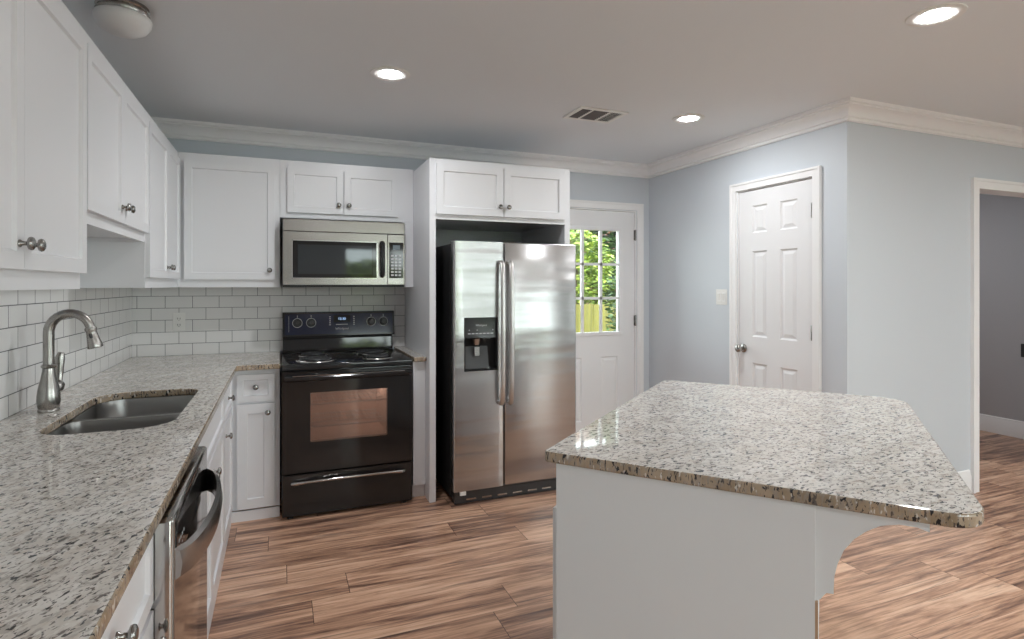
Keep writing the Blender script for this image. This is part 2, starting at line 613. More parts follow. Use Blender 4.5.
# wall with the panelled door: runs along Y, built in X then turned
CY0, CY1, CZ = 2.598, 3.238, 2.05
bm = B()
slab(bm, [YD, CY0, CY1, YB + T], [0, CZ, ZC], {(1, 0)}, -XC, -XC - T)
bmesh.ops.transform(bm, matrix=Matrix.Rotation(R(90), 4, 'Z'), verts=bm.verts[:])
struct(obj('wall_right', bm, M_WALL))
OX0, OX1, OZ = 4.298, 5.30, 2.030
bm = B()
slab(bm, [XC + T, OX0, OX1, XH], [0, OZ, ZC], {(1, 0)}, YD, YD + T)
struct(obj('wall_doorway', bm, M_WALL))
struct(bx('wall_hall', M_HALL, None, XH, XH + T, YD + T, YB + T, 0, ZC))
bm = B()
slab(bm, [-YD - T, -W3[1], -W3[0], -YR + T], [0, W3[2], W3[3], ZC], {(1, 1)}, XH, XH + T)
bmesh.ops.transform(bm, matrix=Matrix.Rotation(R(-90), 4, 'Z'), verts=bm.verts[:])
struct(obj('wall_side', bm, M_WALL))
struct(bx('wall_hall_end', M_HALL, None, XC + T, XH, YB, YB + T, 0, ZC))
# rear wall, behind the camera, with two windows, the second added for daylight
bm = B()
slab(bm, [XL, W1[0], W1[1], W2[0], W2[1], XH], [0, 0.06, 0.35, 2.1, ZC], {(1, 1), (1, 2), (3, 2)}, YR - T, YR)
struct(obj('wall_rear', bm, M_WALL))
for k, (a, b, c, d) in enumerate((W1, W2, W3)):  # the last two are added openings that bring in daylight
    w = bpy.data.objects.new('window_%d' % (k + 1), None)
    COL.objects.link(w); struct(w)
    fm = B()
    for (p, q, r, s) in ((a, b, c, c + 0.05), (a, b, d - 0.05, d), (a, a + 0.05, c, d), (b - 0.05, b, c, d), ((a + b) / 2 - 0.02, (a + b) / 2 + 0.02, c, d), (a, b, (c + d) / 2 - 0.015, (c + d) / 2 + 0.015)):
        box(fm, p, q, YR - 0.09, YR - 0.04, r, s)
    obj('window_frame', fm, M_TRIM, w)
    bx('pane', M_PANE, w, a + 0.03, b - 0.03, YR - 0.068, YR - 0.064, c + 0.03, d - 0.03)
    if k == 2:                                   # turn the added side window into its wall
        w.rotation_euler = (0, 0, R(90)); w.location = (XH + YR, 0, 0)
    po = portal(a, b, c, d, YR - T - 0.01)
    if k == 2:
        po.location = (XH + T + 0.01, (a + b) / 2, (c + d) / 2); po.rotation_euler = (R(90), 0, R(90))

# crown moulding, one run along the walls
def sweep(bm, path, prof):
    """path: XY points, room on the left-hand side; prof: (out, z)"""
    n = len(path)
    P = [Vector(p) for p in path]
    rings = []
    for i in range(n):
        d0 = (P[i] - P[i - 1]).normalized() if i else None
        d1 = (P[i + 1] - P[i]).normalized() if i < n - 1 else None
        d0 = d0 or d1; d1 = d1 or d0
        n0 = Vector((d0.y, -d0.x)); n1 = Vector((d1.y, -d1.x))
        mvec = (n0 + n1) / (1 + n0.dot(n1))
        rings.append([bm.verts.new((P[i].x + mvec.x * o, P[i].y + mvec.y * o, z)) for o, z in prof])
    for a, b in zip(rings, rings[1:]):
        for k in range(len(prof)):
            j = (k + 1) % len(prof)
            bm.faces.new((a[k], a[j], b[j], b[k]))
    bm.faces.new(rings[0]); bm.faces.new(rings[-1])

crown = [(0.0, ZC), (0.0, ZC - 0.108), (0.012, ZC - 0.108), (0.016, ZC - 0.102), (0.012, ZC - 0.094), (0.012, ZC - 0.086), (0.024, ZC - 0.084), (0.026, ZC - 0.074),
         (0.030, ZC - 0.060), (0.040, ZC - 0.046), (0.056, ZC - 0.034), (0.070, ZC - 0.030), (0.070, ZC - 0.022), (0.084, ZC - 0.018), (0.086, ZC)]
bm = B()
sweep(bm, [(XL, YR), (XL, YB), (XC, YB), (XC, YD), (XH, YD)], crown)
struct(obj('trim_1', bm, M_TRIM, None, 30), 'white crown moulding along the ceiling')
base_p = [(0.0, 0.0), (0.016, 0.0), (0.016, 0.115), (0.010, 0.130), (0.008, 0.150), (0.0, 0.155)]
def baseboard(name, path):
    b = B(); sweep(b, path, base_p)
    struct(obj(name, b, M_TRIM, None, 30))
baseboard('baseboard_right', [(XC, CY0 - 0.065), (XC, YD), (OX0 - 0.072, YD)])
baseboard('baseboard_back', [(DX1 + 0.085, YB), (XC, YB), (XC, CY1 + 0.065)])
baseboard('baseboard_hall', [(XC + T, YB), (XH, YB), (XH, YD + T)])

# ------------------------------------------------------------------ doors
def casing(bm, x0, x1, z1, w, y0, y1, side=True):
    """flat casing with a raised outer band around an opening (front at y0)"""
    for k, (a, b, yy) in enumerate(((0.0, w * 0.72, 0.0), (w * 0.72 + 0.0002, w, -0.006))):
        box(bm, x0 - b, x0 - a, y0 + yy, y1, 0, z1 + a)
        box(bm, x1 + a, x1 + b, y0 + yy, y1, 0, z1 + a)
        box(bm, x0 - b, x1 + b, y0 + yy, y1, z1 + a + 0.0002, z1 + b)

def hinge(bm, x, y, z):
    box(bm, x - 0.014, x + 0.014, y - 0.002, y + 0.001, z - 0.045, z + 0.045)
    lathe(bm, [(0.006, -0.048), (0.007, -0.046), (0.007, 0.046), (0.006, 0.048)], 10, Matrix.Translation((x, y - 0.006, z)))

def door_knob(bm, x, y, z):
    Mx = Matrix.Translation((x, y, z)) @ Matrix.Rotation(R(90), 4, 'X')
    lathe(bm, [(0.0, -0.001), (0.031, -0.001), (0.031, 0.004), (0.026, 0.009), (0.012, 0.012), (0.010, 0.026), (0.013, 0.032),
               (0.024, 0.038), (0.028, 0.048), (0.026, 0.058), (0.018, 0.065), (0.0, 0.067)], 24, Mx)

def panel_cells(bm, faces, inset=0.016, depth=0.009):
    """sunk moulding ring with a raised field"""
    for f in faces:
        bmesh.ops.inset_region(bm, faces=[f], thickness=inset * 0.45, depth=-depth)
        bmesh.ops.inset_region(bm, faces=[f], thickness=inset * 0.35, depth=0.0)
        bmesh.ops.inset_region(bm, faces=[f], thickness=inset * 1.1, depth=depth * 0.75)

# door_1: outside door with nine panes, in the back wall
d1 = bpy.data.objects.new('door_1', None); COL.objects.link(d1); struct(d1, 'white outside door with a nine pane window beside the fridge')
bm = B()
casing(bm, DX0 - 0.004, DX1 + 0.004, DZ + 0.004, 0.060, YB - 0.016, YB)
obj('door_casing', bm, M_TRIM, d1)
bm = B()
box(bm, DX0, DX0 + 0.008, YB + 0.001, YB + T, 0, DZ); box(bm, DX1 - 0.008, DX1, YB + 0.001, YB + T, 0, DZ); box(bm, DX0 + 0.008, DX1 - 0.008, YB + 0.001, YB + T, DZ - 0.008, DZ)
obj('door_jamb', bm, M_TRIM, d1)
lx = [2.225, 2.772]; lz = [0.966, 1.852]
xs = [2.024, 2.225, 2.232, 2.400, 2.590, 2.760, 2.772, 2.934]
zs = [0.012, 0.20, 0.752, 0.966, 1.852, 2.022]
bm = B()
hol = {(i, 3) for i in range(1, 6)}
fr = slab(bm, xs, zs, hol, YB + 0.012, YB + 0.055)
bmesh.ops.recalc_face_normals(bm, faces=bm.faces[:])
panel_cells(bm, [fr[(2, 1)], fr[(4, 1)]], 0.026, 0.008)
obj('door_leaf', bm, M_DOOR, d1)
bm = B()
fy0, fy1 = YB + 0.001, YB + 0.012
for (a, b, c, d) in ((lx[0] - 0.03, lx[1] + 0.03, lz[0] - 0.03, lz[0] + 0.002), (lx[0] - 0.03, lx[1] + 0.03, lz[1] - 0.002, lz[1] + 0.03),
                     (lx[0] - 0.03, lx[0] + 0.002, lz[0], lz[1]), (lx[1] - 0.002, lx[1] + 0.03, lz[0], lz[1])):
    box(bm, a, b, fy0, fy1, c, d, 0.003)
cw = (lx[1] - lx[0]) / 3; ch = (lz[1] - lz[0]) / 3
for k in (1, 2):
    box(bm, lx[0] + cw * k - 0.011, lx[0] + cw * k + 0.011, fy0 + 0.004, YB + 0.026, lz[0], lz[1])
    box(bm, lx[0], lx[1], fy0 + 0.004, YB + 0.026, lz[0] + ch * k - 0.011, lz[0] + ch * k + 0.011)
obj('window_grille', bm, M_DOOR, d1)
for i in range(3):
    for j in range(3):
        bx('pane', M_PANE, d1, lx[0] + cw * i + (0.011 if i else 0.0), lx[0] + cw * (i + 1) - (0.011 if i < 2 else 0.0), YB + 0.028, YB + 0.031,
           lz[0] + ch * j + (0.011 if j else 0.0), lz[0] + ch * (j + 1) - (0.011 if j < 2 else 0.0))
for z in (0.30, 1.06, 1.82):
    bm = B(); hinge(bm, 2.938, YB + 0.006, z); obj('hinge', bm, M_NICKD, d1, 40)
bm = B(); door_knob(bm, 2.08, YB + 0.012, 0.95); obj('door_knob', bm, M_NICK, d1, 40)
bx('threshold', M_NICKD, d1, DX0 + 0.008, DX1 - 0.008, YB + 0.002, YB + T, 0.0, 0.012)

# door_2: white six panel door in the right wall (local x runs towards the camera side)
d2 = bpy.data.objects.new('door_2', None); COL.objects.link(d2); struct(d2, 'white six panel door in the right hand wall')
d2.location = (XC, CY1, 0); d2.rotation_euler = (0, 0, R(-90))
DW_ = CY1 - CY0
bm = B(); casing(bm, -0.003, DW_ + 0.003, CZ + 0.003, 0.055, -0.016, 0.0); obj('door_casing', bm, M_TRIM, d2)
bm = B(); box(bm, 0, 0.006, 0.001, T, 0, CZ); box(bm, DW_ - 0.006, DW_, 0.001, T, 0, CZ); box(bm, 0.006, DW_ - 0.006, 0.001, T, CZ - 0.006, CZ)
obj('door_jamb', bm, M_TRIM, d2)
cxs = [0.009, 0.136, 0.266, 0.376, 0.514, DW_ - 0.009]
czs = [0.012, 0.235, 0.828, 1.012, 1.614, 1.742, 1.934, CZ - 0.009]
bm = B()
fr = slab(bm, cxs, czs, set(), 0.006, 0.041)
bmesh.ops.recalc_face_normals(bm, faces=bm.faces[:])
panel_cells(bm, [fr[(i, j)] for i in (1, 3) for j in (1, 3, 5)], 0.028, 0.010)
obj('door_leaf', bm, M_DOOR, d2)
bm = B(); door_knob(bm, 0.054, 0.006, 0.922); obj('door_knob', bm, M_NICK, d2, 40)
for z in (0.30, 1.075, 1.842):
    bm = B(); hinge(bm, DW_ - 0.006, 0.0035, z); obj('hinge', bm, M_NICKD, d2, 40)

# cased opening to the hall
bm = B()
casing(bm, OX0 + 0.012, OX1 - 0.012, OZ - 0.012, 0.068, YD - 0.016, YD)
box(bm, OX0 + 0.001, OX0 + 0.0115, YD - 0.004, YD + T, 0, OZ); box(bm, OX1 - 0.0115, OX1 - 0.001, YD - 0.004, YD + T, 0, OZ); box(bm, OX0 + 0.0118, OX1 - 0.0118, YD - 0.004, YD + T, OZ - 0.0115, OZ - 0.001)
struct(obj('trim_2', bm, M_TRIM), 'white casing around the opening to the hall')

# ------------------------------------------------------------------ cabinets
def knob_bm(x, y, z):
    b = B()
    Mx = Matrix.Translation((x, y, z)) @ Matrix.Rotation(R(90), 4, 'X') @ Matrix.Diagonal((1.0, 1.0, 1.0, 1))
    lathe(b, [(0.0, -0.0005), (0.009, -0.0005), (0.009, 0.003), (0.0055, 0.006), (0.005, 0.014), (0.009, 0.017), (0.0145, 0.019), (0.016, 0.023),
              (0.0145, 0.027), (0.009, 0.030), (0.0, 0.031)], 18, Mx)
    return b

def shaker(name, parent, x0, x1, z0, z1, knob=None, frame=0.058, th=0.020):
    b = B()
    fs = box(b, x0, x1, -th, 0.0, z0, z1, 0.0)
    bmesh.ops.recalc_face_normals(b, faces=b.faces[:])
    f = min(b.faces, key=lambda q: q.calc_center_median().y)
    bmesh.ops.inset_region(b, faces=[f], thickness=frame, depth=0.0)
    bmesh.ops.inset_region(b, faces=[f], thickness=0.006, depth=-0.009)
    o = obj(name, b, M_CAB, parent)
    if knob:
        obj('knob', knob_bm(knob[0], -th, knob[1]), M_NICKD, o, 50)
    return o

def carcass(parent, w, d, z0, z1, name='cabinet_box', skip_top=False):
    b = B(); box(b, 0, w, 0, d, z0, z1)
    return obj(name, b, M_CAB, parent)

UPZ0, UPZ1 = 1.361, 2.190
def upper(label, loc, rz, w, d, z0, z1, doors, top=0.053, bot=0.049):
    t = thing('wall_cabinet', label, 'cabinet', loc, rz, 'white wall cabinets')
    # body with an open look underneath: box floor sits a little above the face frame's lower edge
    b = B()
    box(b, 0, w, 0, 0.019, z0, z1)                                  # face frame
    box(b, 0, w, 0.019, d, z0 + 0.016, z1)
    box(b, 0, 0.016, 0.019, d, z0, z0 + 0.016); box(b, w - 0.016, w, 0.019, d, z0, z0 + 0.016)
    obj('cabinet_box', b, M_CAB, t)
    for (a, c, side) in doors:
        kx = a + 0.030 if side == 'l' else c - 0.030
        shaker('door', t, a, c, z0 + bot, z1 - top, (kx, z0 + bot + 0.060))
    return t

FX = -0.580                                  # face frame of the left run (doors stand 20 mm proud)
DEP = FX - XL - 0.001
upper('white wall cabinet nearest the camera on the left wall, cut by the frame', (FX, 1.205, 0), R(90), 0.965, DEP, UPZ0, UPZ1,
      [(0.012, 0.4842, 'r'), (0.4858, 0.958, 'l')])
upper('short white wall cabinet above the sink, between two taller ones', (FX, 2.172, 0), R(90), 0.925, DEP, 1.573, UPZ1,
      [(0.004, 0.4532, 'r'), (0.4548, 0.918, 'l')], 0.053, 0.040)
upper('tall white wall cabinet in the corner at the far end of the left wall', (FX, 3.099, 0), R(90), YB - 0.002 - 3.099, DEP, UPZ0, UPZ1,
      [(0.004, 0.4792, 'r'), (0.4808, 0.880, 'l')])
# back run
FYB = 4.01
DB = YB - FYB - 0.001
upper('white single door wall cabinet left of the microwave, knob at its lower right', (FX + 0.001, FYB, 0), 0, 0.579, DB, UPZ0, UPZ1,
      [(0.036, 0.549, 'r')])
t = upper('small white two door wall cabinet directly above the microwave', (0.002, FYB, 0), 0, 0.873, DB, 1.815, UPZ1,
          [(0.044, 0.394, 'r'), (0.400, 0.762, 'l')], 0.050, 0.034)
bx('filler_strip', M_CAB, t, 0.792, 0.873, 0, DB, UPZ0, 1.8145)
# fridge surround: two tall panels and the cabinet over the fridge
FYF = 3.54
t = thing('fridge_surround', 'tall white cabinet surround with two doors above the stainless fridge', 'cabinet', (0.876, FYF, 0), 0, 'white wall cabinets')
D = YB - FYF - 0.001
W_ = 0.996
bx('side_panel', M_CAB, t, 0, 0.040, 0, D, 0, 2.178)
bx('side_panel', M_CAB, t, W_ - 0.040, W_, 0, D, 0, 2.178)
bm = B(); box(bm, 0.0405, W_ - 0.0405, 0.0, 0.019, 1.794, 2.178); box(bm, 0.0405, W_ - 0.0405, 0.019, D, 1.805, 2.178)
obj('cabinet_box', bm, M_CAB, t)
bx('back_panel', M_CAB, t, 0.0405, W_ - 0.0405, D - 0.008, D, 0.0, 1.8045)
shaker('door', t, 0.040, 0.493, 1.826, 2.146, (0.466, 1.888), 0.066)
shaker('door', t, 0.499, 0.952, 1.826, 2.146, (0.526, 1.888), 0.066)

# base cabinets
BZ = 0.883
def base(label, loc, rz, w, d, drawers, doors, toe=0.09, rec=-0.012, open_top=False, frame=0.058, toe_w=None):
    t = thing('base_cabinet', label, 'cabinet', loc, rz, 'white base cabinets')
    b = B()
    if open_top:
        box(b, 0, w, 0, 0.019, toe, BZ)
        box(b, 0, 0.018, 0.019, d, toe, BZ); box(b, w - 0.018, w, 0.019, d, toe, BZ)
        box(b, 0.018, w - 0.018, 0.019, d, toe, toe + 0.018)
        box(b, 0.018, w - 0.018, d - 0.01, d, toe + 0.018, BZ)
    else:
        box(b, 0, w, 0, d, toe, BZ)
    obj('cabinet_box', b, M_CAB, t)
    bx('toe_kick', M_CAB, t, 0, toe_w or w, rec, rec + 0.0118, 0, toe - 0.004)
    for (a, c, z0, z1, k) in drawers:
        shaker('drawer_front', t, a, c, z0, z1, k, 0.046)
    for (a, c, z0, z1, k) in doors:
        shaker('door', t, a, c, z0, z1, k, frame)
    return t
BX = -0.270
BD = BX - XL - 0.001
base('white base cabinet below the counter left of the picture, nearest the camera', (BX, 0.20, 0), R(90), 0.618, BD,
     [(0.012, 0.606, 0.685, 0.860, (0.309, 0.772))], [(0.012, 0.606, 0.10, 0.665, (0.576, 0.60))])
base('white drawer and door base cabinet just before the dishwasher', (BX, 0.820, 0), R(90), 0.603, BD,
     [(0.012, 0.601, 0.695, 0.860, (0.302, 0.790))], [(0.012, 0.601, 0.10, 0.678, (0.562, 0.622))])
base('white two door base cabinet beneath the sink, just past the dishwasher', (BX, 2.045, 0), R(90), 1.060, BD,
     [(0.012, 1.048, 0.695, 0.860, None)], [(0.012, 0.528, 0.10, 0.678, (0.498, 0.616)), (0.532, 1.048, 0.10, 0.678, (0.562, 0.616))], open_top=True)
base('white drawer and door base cabinet at the far corner end of the left run', (BX, 3.107, 0), R(90), 1.195, BD,
     [(0.010, 0.490, 0.695, 0.860, (0.235, 0.780))], [(0.010, 0.490, 0.10, 0.678, (0.090, 0.616))], toe_w=0.550)
FB = 3.680
base('narrow white base cabinet with drawer and door, left of the black range', (BX + 0.001, FB, 0), 0, 0.269, YB - FB - 0.001,
     [(0.038, 0.240, 0.695, 0.852, (0.139, 0.780))], [(0.038, 0.240, 0.072, 0.680, (0.204, 0.628))], 0.064, frame=0.078)
t = thing('filler_cabinet', 'narrow white filler cabinet between the black range and the fridge panel', 'cabinet', (0.795, 3.645, 0))
bx('front_panel', M_CAB, t, 0, 0.080, 0, 0.02, 0.085, BZ)
bx('cabinet_box', M_CAB, t, 0.001, 0.079, 0.0205, YB - 3.645 - 0.001, 0.085, BZ)
bx('toe_kick', M_CAB, t, 0.001, 0.079, 0.03, 0.048, 0, 0.0845)

# ------------------------------------------------------------------ worktops, sink, tap
CT0, CT1 = 0.8835, 0.914
CE = -0.227
outer = [(XL + 0.001, 0.15), (CE, 0.15), (CE, 3.615), (0.004, 3.615), (0.004, YB - 0.001), (XL + 0.001, YB - 0.001)]
outer = rounded(outer, [0, 0.02, 0.02, 0.01, 0, 0], 4)
SX0, SX1, SY0, SY1 = -0.700, -0.332, 2.150, 2.905
hole = rounded([(SX0, SY0), (SX1, SY0), (SX1, SY1), (SX0, SY1)], [0.10, 0.12, 0.08, 0.13], 8)
o = stone_slab('worktop', outer, hole, CT0, CT1)
tag(o, 'L-shaped speckled granite worktop with the sink cut into it, along the left wall', 'countertop', 'granite worktops')
o = stone_slab('worktop', rounded([(0.793, 3.615), (0.8755, 3.615), (0.8755, YB - 0.001), (0.793, YB - 0.001)], [0.008, 0.008, 0, 0], 3), None, CT0, CT1)
tag(o, 'narrow granite worktop strip between the black range and the fridge panel', 'countertop', 'granite worktops')

# double bowl undermount sink
t = thing('kitchen_sink', 'stainless double bowl sink set under the granite worktop by the tap', 'sink', ((SX0 + SX1) / 2, (SY0 + SY1) / 2, 0.70))
hx, hy = (SX1 - SX0) / 2, (SY1 - SY0) / 2
def bowl(bm, x0, x1, y0, y1, zt, zb, r):
    def loop(ins, z, rr):
        return [bm.verts.new((x, y, z)) for x, y in rounded([(x0 + ins, y0 + ins), (x1 - ins, y0 + ins), (x1 - ins, y1 - ins), (x0 + ins, y1 - ins)], rr, 6)]
    ls = [loop(-0.012, zt, r), loop(0.0, zt, r), loop(0.003, zt - 0.02, r), loop(0.010, zb + 0.03, r), loop(0.020, zb + 0.008, r), loop(0.045, zb, r)]
    for a, b in zip(ls, ls[1:]):
        n = len(a)
        for i in range(n):
            j = (i + 1) % n
            bm.faces.new((a[i], a[j], b[j], b[i]))
    bm.faces.new(ls[-1])
zt, zb = CT0 - 0.0015 - 0.70, 0.695 - 0.70
for k, (y0, y1, rr) in enumerate(((-hy - 0.004, -0.035, [0.10, 0.11, 0.05, 0.05]), (-0.010, hy + 0.004, [0.05, 0.05, 0.08, 0.10]))):
    bm = B()
    bowl(bm, -hx - 0.004, hx + 0.004, y0, y1, zt - (0.0 if k == 0 else 0.0005), zb, rr)
    so = obj('bowl', bm, M_SSD, t, 50)
    so.modifiers.new('thick', 'SOLIDIFY').thickness = -0.0012
    bm = B(); lathe(bm, [(0.0, 0.0015), (0.034, 0.0015), (0.042, 0.005), (0.044, 0.0005)], 20, Matrix.Translation((0.0, (y0 + y1) / 2, zb)), cap=False)
    obj('drain', bm, M_NICK, t, 40)

# pull-down tap
TX, TY = -0.778, 2.560
t = thing('kitchen_tap', 'brushed nickel pull-down tap with high curved spout behind the sink', 'faucet', (TX, TY, CT1))
bm = B()
lathe(bm, [(0.0, 0.0), (0.032, 0.0), (0.033, 0.004), (0.032, 0.010), (0.030, 0.013), (0.033, 0.018), (0.0355, 0.040), (0.035, 0.060), (0.0305, 0.092), (0.0235, 0.122), (0.019, 0.150),
           (0.0185, 0.158), (0.0225, 0.161), (0.0235, 0.167), (0.020, 0.171), (0.0, 0.171)], 32)
obj('tap_body', bm, M_NICK, t, 40)
pts = [(0, 0, 0.172), (0, 0, 0.215)]
RA = 0.0635
for k in range(0, 17):
    a = PI - (PI * 0.955) * k / 16
    pts.append((RA + RA * math.cos(a), 0, 0.287 + RA * math.sin(a) * 1.08))
bm = B(); tube(bm, pts, [0.0172] * 3 + [0.0172 - 0.0025 * k / 16 for k in range(16)], 18)
obj('spout', bm, M_NICK, t, 60)
end = Vector(pts[-1]); dirv = (Vector(pts[-1]) - Vector(pts[-2])).normalized()
Mh = Matrix.Translation(end) @ dirv.to_track_quat('Z', 'Y').to_matrix().to_4x4()
bm = B()
lathe(bm, [(0.0, -0.006), (0.018, -0.006), (0.0195, -0.002), (0.0195, 0.004), (0.017, 0.008), (0.0180, 0.020), (0.0220, 0.048), (0.0255, 0.066), (0.0245, 0.071), (0.021, 0.073), (0.0, 0.073)], 24, Mh)
hd = obj('spray_head', bm, M_NICK, t, 40)
bm = B()
Mk = Mh @ Matrix.Translation((-0.019, 0, 0.022))
lathe(bm, [(0.0, -0.006), (0.005, -0.006), (0.006, 0.0), (0.005, 0.012), (0.0, 0.014)], 10, Mk)
obj('spray_button', bm, M_DGREY, hd, 40)
bm = B()
hub = Matrix.Translation((0.012, 0.030, 0.078)) @ Matrix.Rotation(R(-70), 4, 'X')
lathe(bm, [(0.0, -0.012), (0.012, -0.012), (0.020, 0.0), (0.023, 0.012), (0.018, 0.022), (0.020, 0.030), (0.013, 0.038), (0.0, 0.040)], 18, hub)
tube(bm, [(0.012, 0.058, 0.086), (0.012, 0.064, 0.110), (0.012, 0.066, 0.145), (0.013, 0.067, 0.185), (0.018, 0.067, 0.207)], [0.014, 0.011, 0.014, 0.017, 0.010], 12, 0.7)
obj('lever_handle', bm, M_NICK, t, 50)

# ------------------------------------------------------------------ tile splashbacks
def tiles(x0, x1, z0, z1, skip=lambda x, z: False, phase=0.0, zref=0.912, gap=0.0014, sink=0.0006):
    """running bond of 155 x 76 mm tiles in the XZ plane, front towards -Y; all one surface"""
    bm = B()
    box(bm, x0, x1, sink, 0.008, z0, z1)
    for f in bm.faces: f.material_index = 1
    row = 0
    z = zref
    while z < z1:
        off = phase + (0.0 if row % 2 else 0.0785)
        k = math.floor((x0 - off) / 0.157) - 1
        while off + k * 0.157 < x1:
            a = max(off + k * 0.157 + gap, x0); b = min(off + (k + 1) * 0.157 - gap, x1)
            c = max(z + 0.0014, z0); d = min(z + 0.078 - 0.0014, z1)
            if b - a > 0.004 and d - c > 0.004:
                n0 = len(bm.faces)
                tl = random.uniform(-0.0002, 0.0002)
                vs0 = len(bm.verts)
                box(bm, a, b, 0.0 + tl, 0.0045, c, d, 0.0006)
            k += 1
        z += 0.078
        row += 1
    return bm
bm = tiles(XL + 0.009, 0.8745, CT1 + 0.001, UPZ0 - 0.001, phase=-0.77)
o = obj('tile_backsplash', bm, [M_TILE, M_GROUT])
o.location = (0, YB - 0.0085, 0)
tag(o, 'white subway tile splashback on the back wall behind the range', 'backsplash')
bm = tiles(0.2, YB - 0.001, CT1 + 0.001, UPZ0 - 0.001, phase=2.66 - 0.0785, gap=0.0021, sink=0.0003)
bmesh.ops.transform(bm, matrix=Matrix.Rotation(R(90), 4, 'Z'), verts=bm.verts[:])
o = obj('tile_backsplash', bm, [M_TILE, M_GROUT])
o.location = (XL + 0.0085, 0, 0)
tag(o, 'white subway tile splashback on the left wall behind the tap', 'backsplash')

# ------------------------------------------------------------------ island
A_E = math.atan2(0.633, 0.774)          # direction of its long side
ISL = Vector((0.0, 0.0))
e1 = Vector((math.cos(A_E), math.sin(A_E))); e2 = Vector((e1.y, -e1.x))
def isl(a, b): return e1 * a + e2 * b
K0, K1, L0, L1 = 1.432, 2.80, -0.684, 0.290
# worktop in island axes: local x = along e2 (to the right), local y = along e1 (away)
rot = math.atan2(e2.y, e2.x)
org = isl(K0, L0)
o = stone_slab('worktop', rounded([(0, 0), (L1 - L0, 0), (L1 - L0, K1 - K0), (0, K1 - K0)], [0.018, 0.078, 0.115, 0.05], 10), None, CT0, CT1)
o.location = (org.x, org.y, 0); o.rotation_euler = (0, 0, rot)
tag(o, 'large speckled granite island worktop with rounded corners, in front of the fridge', 'countertop', 'granite worktops')
org = isl(1.444, -0.649)
t = thing('kitchen_island', 'white island cabinet with curved bracket under the granite overhang', 'island', (org.x, org.y, 0), rot)
IW, IL = 0.631, 1.30
bx('end_panel', M_ISL, t, 0, IW, 0, 0.019, 0, CT0 - 0.001)
bm = B(); box(bm, 0.019, IW - 0.012, 0.0195, IL - 0.0195, 0.09, CT0 - 0.001); box(bm, 0.08, IW - 0.013, 0.0195, IL - 0.0195, 0, 0.09)
obj('cabinet_box', bm, M_ISL, t)
bx('end_panel', M_ISL, t, 0, IW, IL - 0.019, IL, 0, CT0 - 0.001)
bx('back_panel', M_ISL, t, IW - 0.0115, IW - 0.0005, 0.0195, IL - 0.0195, 0, CT0 - 0.001)
bx('face_frame', M_ISL, t, 0.0, 0.0185, 0.0195, IL - 0.0195, 0.09, CT0 - 0.001)
bx('corner_trim', M_OAK, t, IW, IW + 0.006, 0.0, 0.012, 0, 0.665)
# doors on the side that faces the range
for k in range(3):
    y0 = 0.022 + k * 0.420
    b = B(); box(b, -0.020, -0.0005, y0, y0 + 0.415, 0.10, 0.748)
    bmesh.ops.recalc_face_normals(b, faces=b.faces[:])
    f = min(b.faces, key=lambda q: q.calc_center_median().x)
    bmesh.ops.inset_region(b, faces=[f], thickness=0.058, depth=0.0)
    bmesh.ops.inset_region(b, faces=[f], thickness=0.006, depth=-0.009)
    dr = obj('door', b, M_ISL, t)
    kb = knob_bm(0, 0, 0)
    bmesh.ops.transform(kb, matrix=Matrix.Translation((-0.020, y0 + (0.38 if k % 2 == 0 else 0.035), 0.69)) @ Matrix.Rotation(R(-90), 4, 'Z'), verts=kb.verts[:])
    obj('knob', kb, M_NICKD, dr, 50)
# bracket: concave curve cut out of a flat board
def corbel(y0, y1):
    o_ = 0.642 - 0.626
    pr = [(0.0, CT0 - 0.001), (0.209, CT0 - 0.001), (0.209, 0.862), (0.188, 0.868), (0.157, 0.868), (0.124, 0.859), (0.098, 0.842), (0.075, 0.820), (0.055, 0.790), (0.043, 0.757),
          (0.037, 0.728), (0.036, 0.698), (0.036, 0.690), (0.022, 0.689), (0.018, 0.684), (0.010, 0.672), (0.0, 0.666)]
    b = B(); prism(b, [(IW + 0.0005 + x, z) for x, z in pr], 'y', y0, y1)
    return obj('corbel', b, M_ISL, t, None)
corbel(0.006, 0.038)
corbel(IL - 0.032, IL)

# ------------------------------------------------------------------ dishwasher
t = thing('dishwasher', 'stainless dishwasher with curved bar handle under the left worktop', 'dishwasher', (-0.262, 1.4245, 0), R(90))
DWW = 0.616
bx('tub', M_DGREY, t, 0.004, DWW - 0.004, 0.002, 0.56, 0.09, 0.868)
bx('toe_panel', M_BLKM, t, 0.004, DWW - 0.004, 0.03, 0.05, 0.0, 0.088)
bm = B()
box(bm, 0.0005, DWW - 0.002, -0.050, 0.0, 0.10, 0.868, 0.010, 3)
dr = obj('door', bm, M_SSM, t, 40)
bx('control_panel', M_BLKG, dr, 0.020, 0.430, -0.0525, -0.0495, 0.755, 0.850, 0.001)
bm = B()
for k in range(4): box(bm, 0.045 + k * 0.022, 0.055 + k * 0.022, -0.0532, -0.0526, 0.795, 0.801)
for k in range(4): box(bm, 0.045 + k * 0.022, 0.053 + k * 0.022, -0.0532, -0.0526, 0.778, 0.781)
obj('indicator_marks', bm, M_MARK, dr)
bm = B()
hp = []
for k in range(21):
    s = k / 20
    x = 0.012 + s * (DWW - 0.024)
    yb = -0.050 - 0.050 * (1 - (2 * s - 1) ** 2) ** 0.62
    hp.append((x, yb))
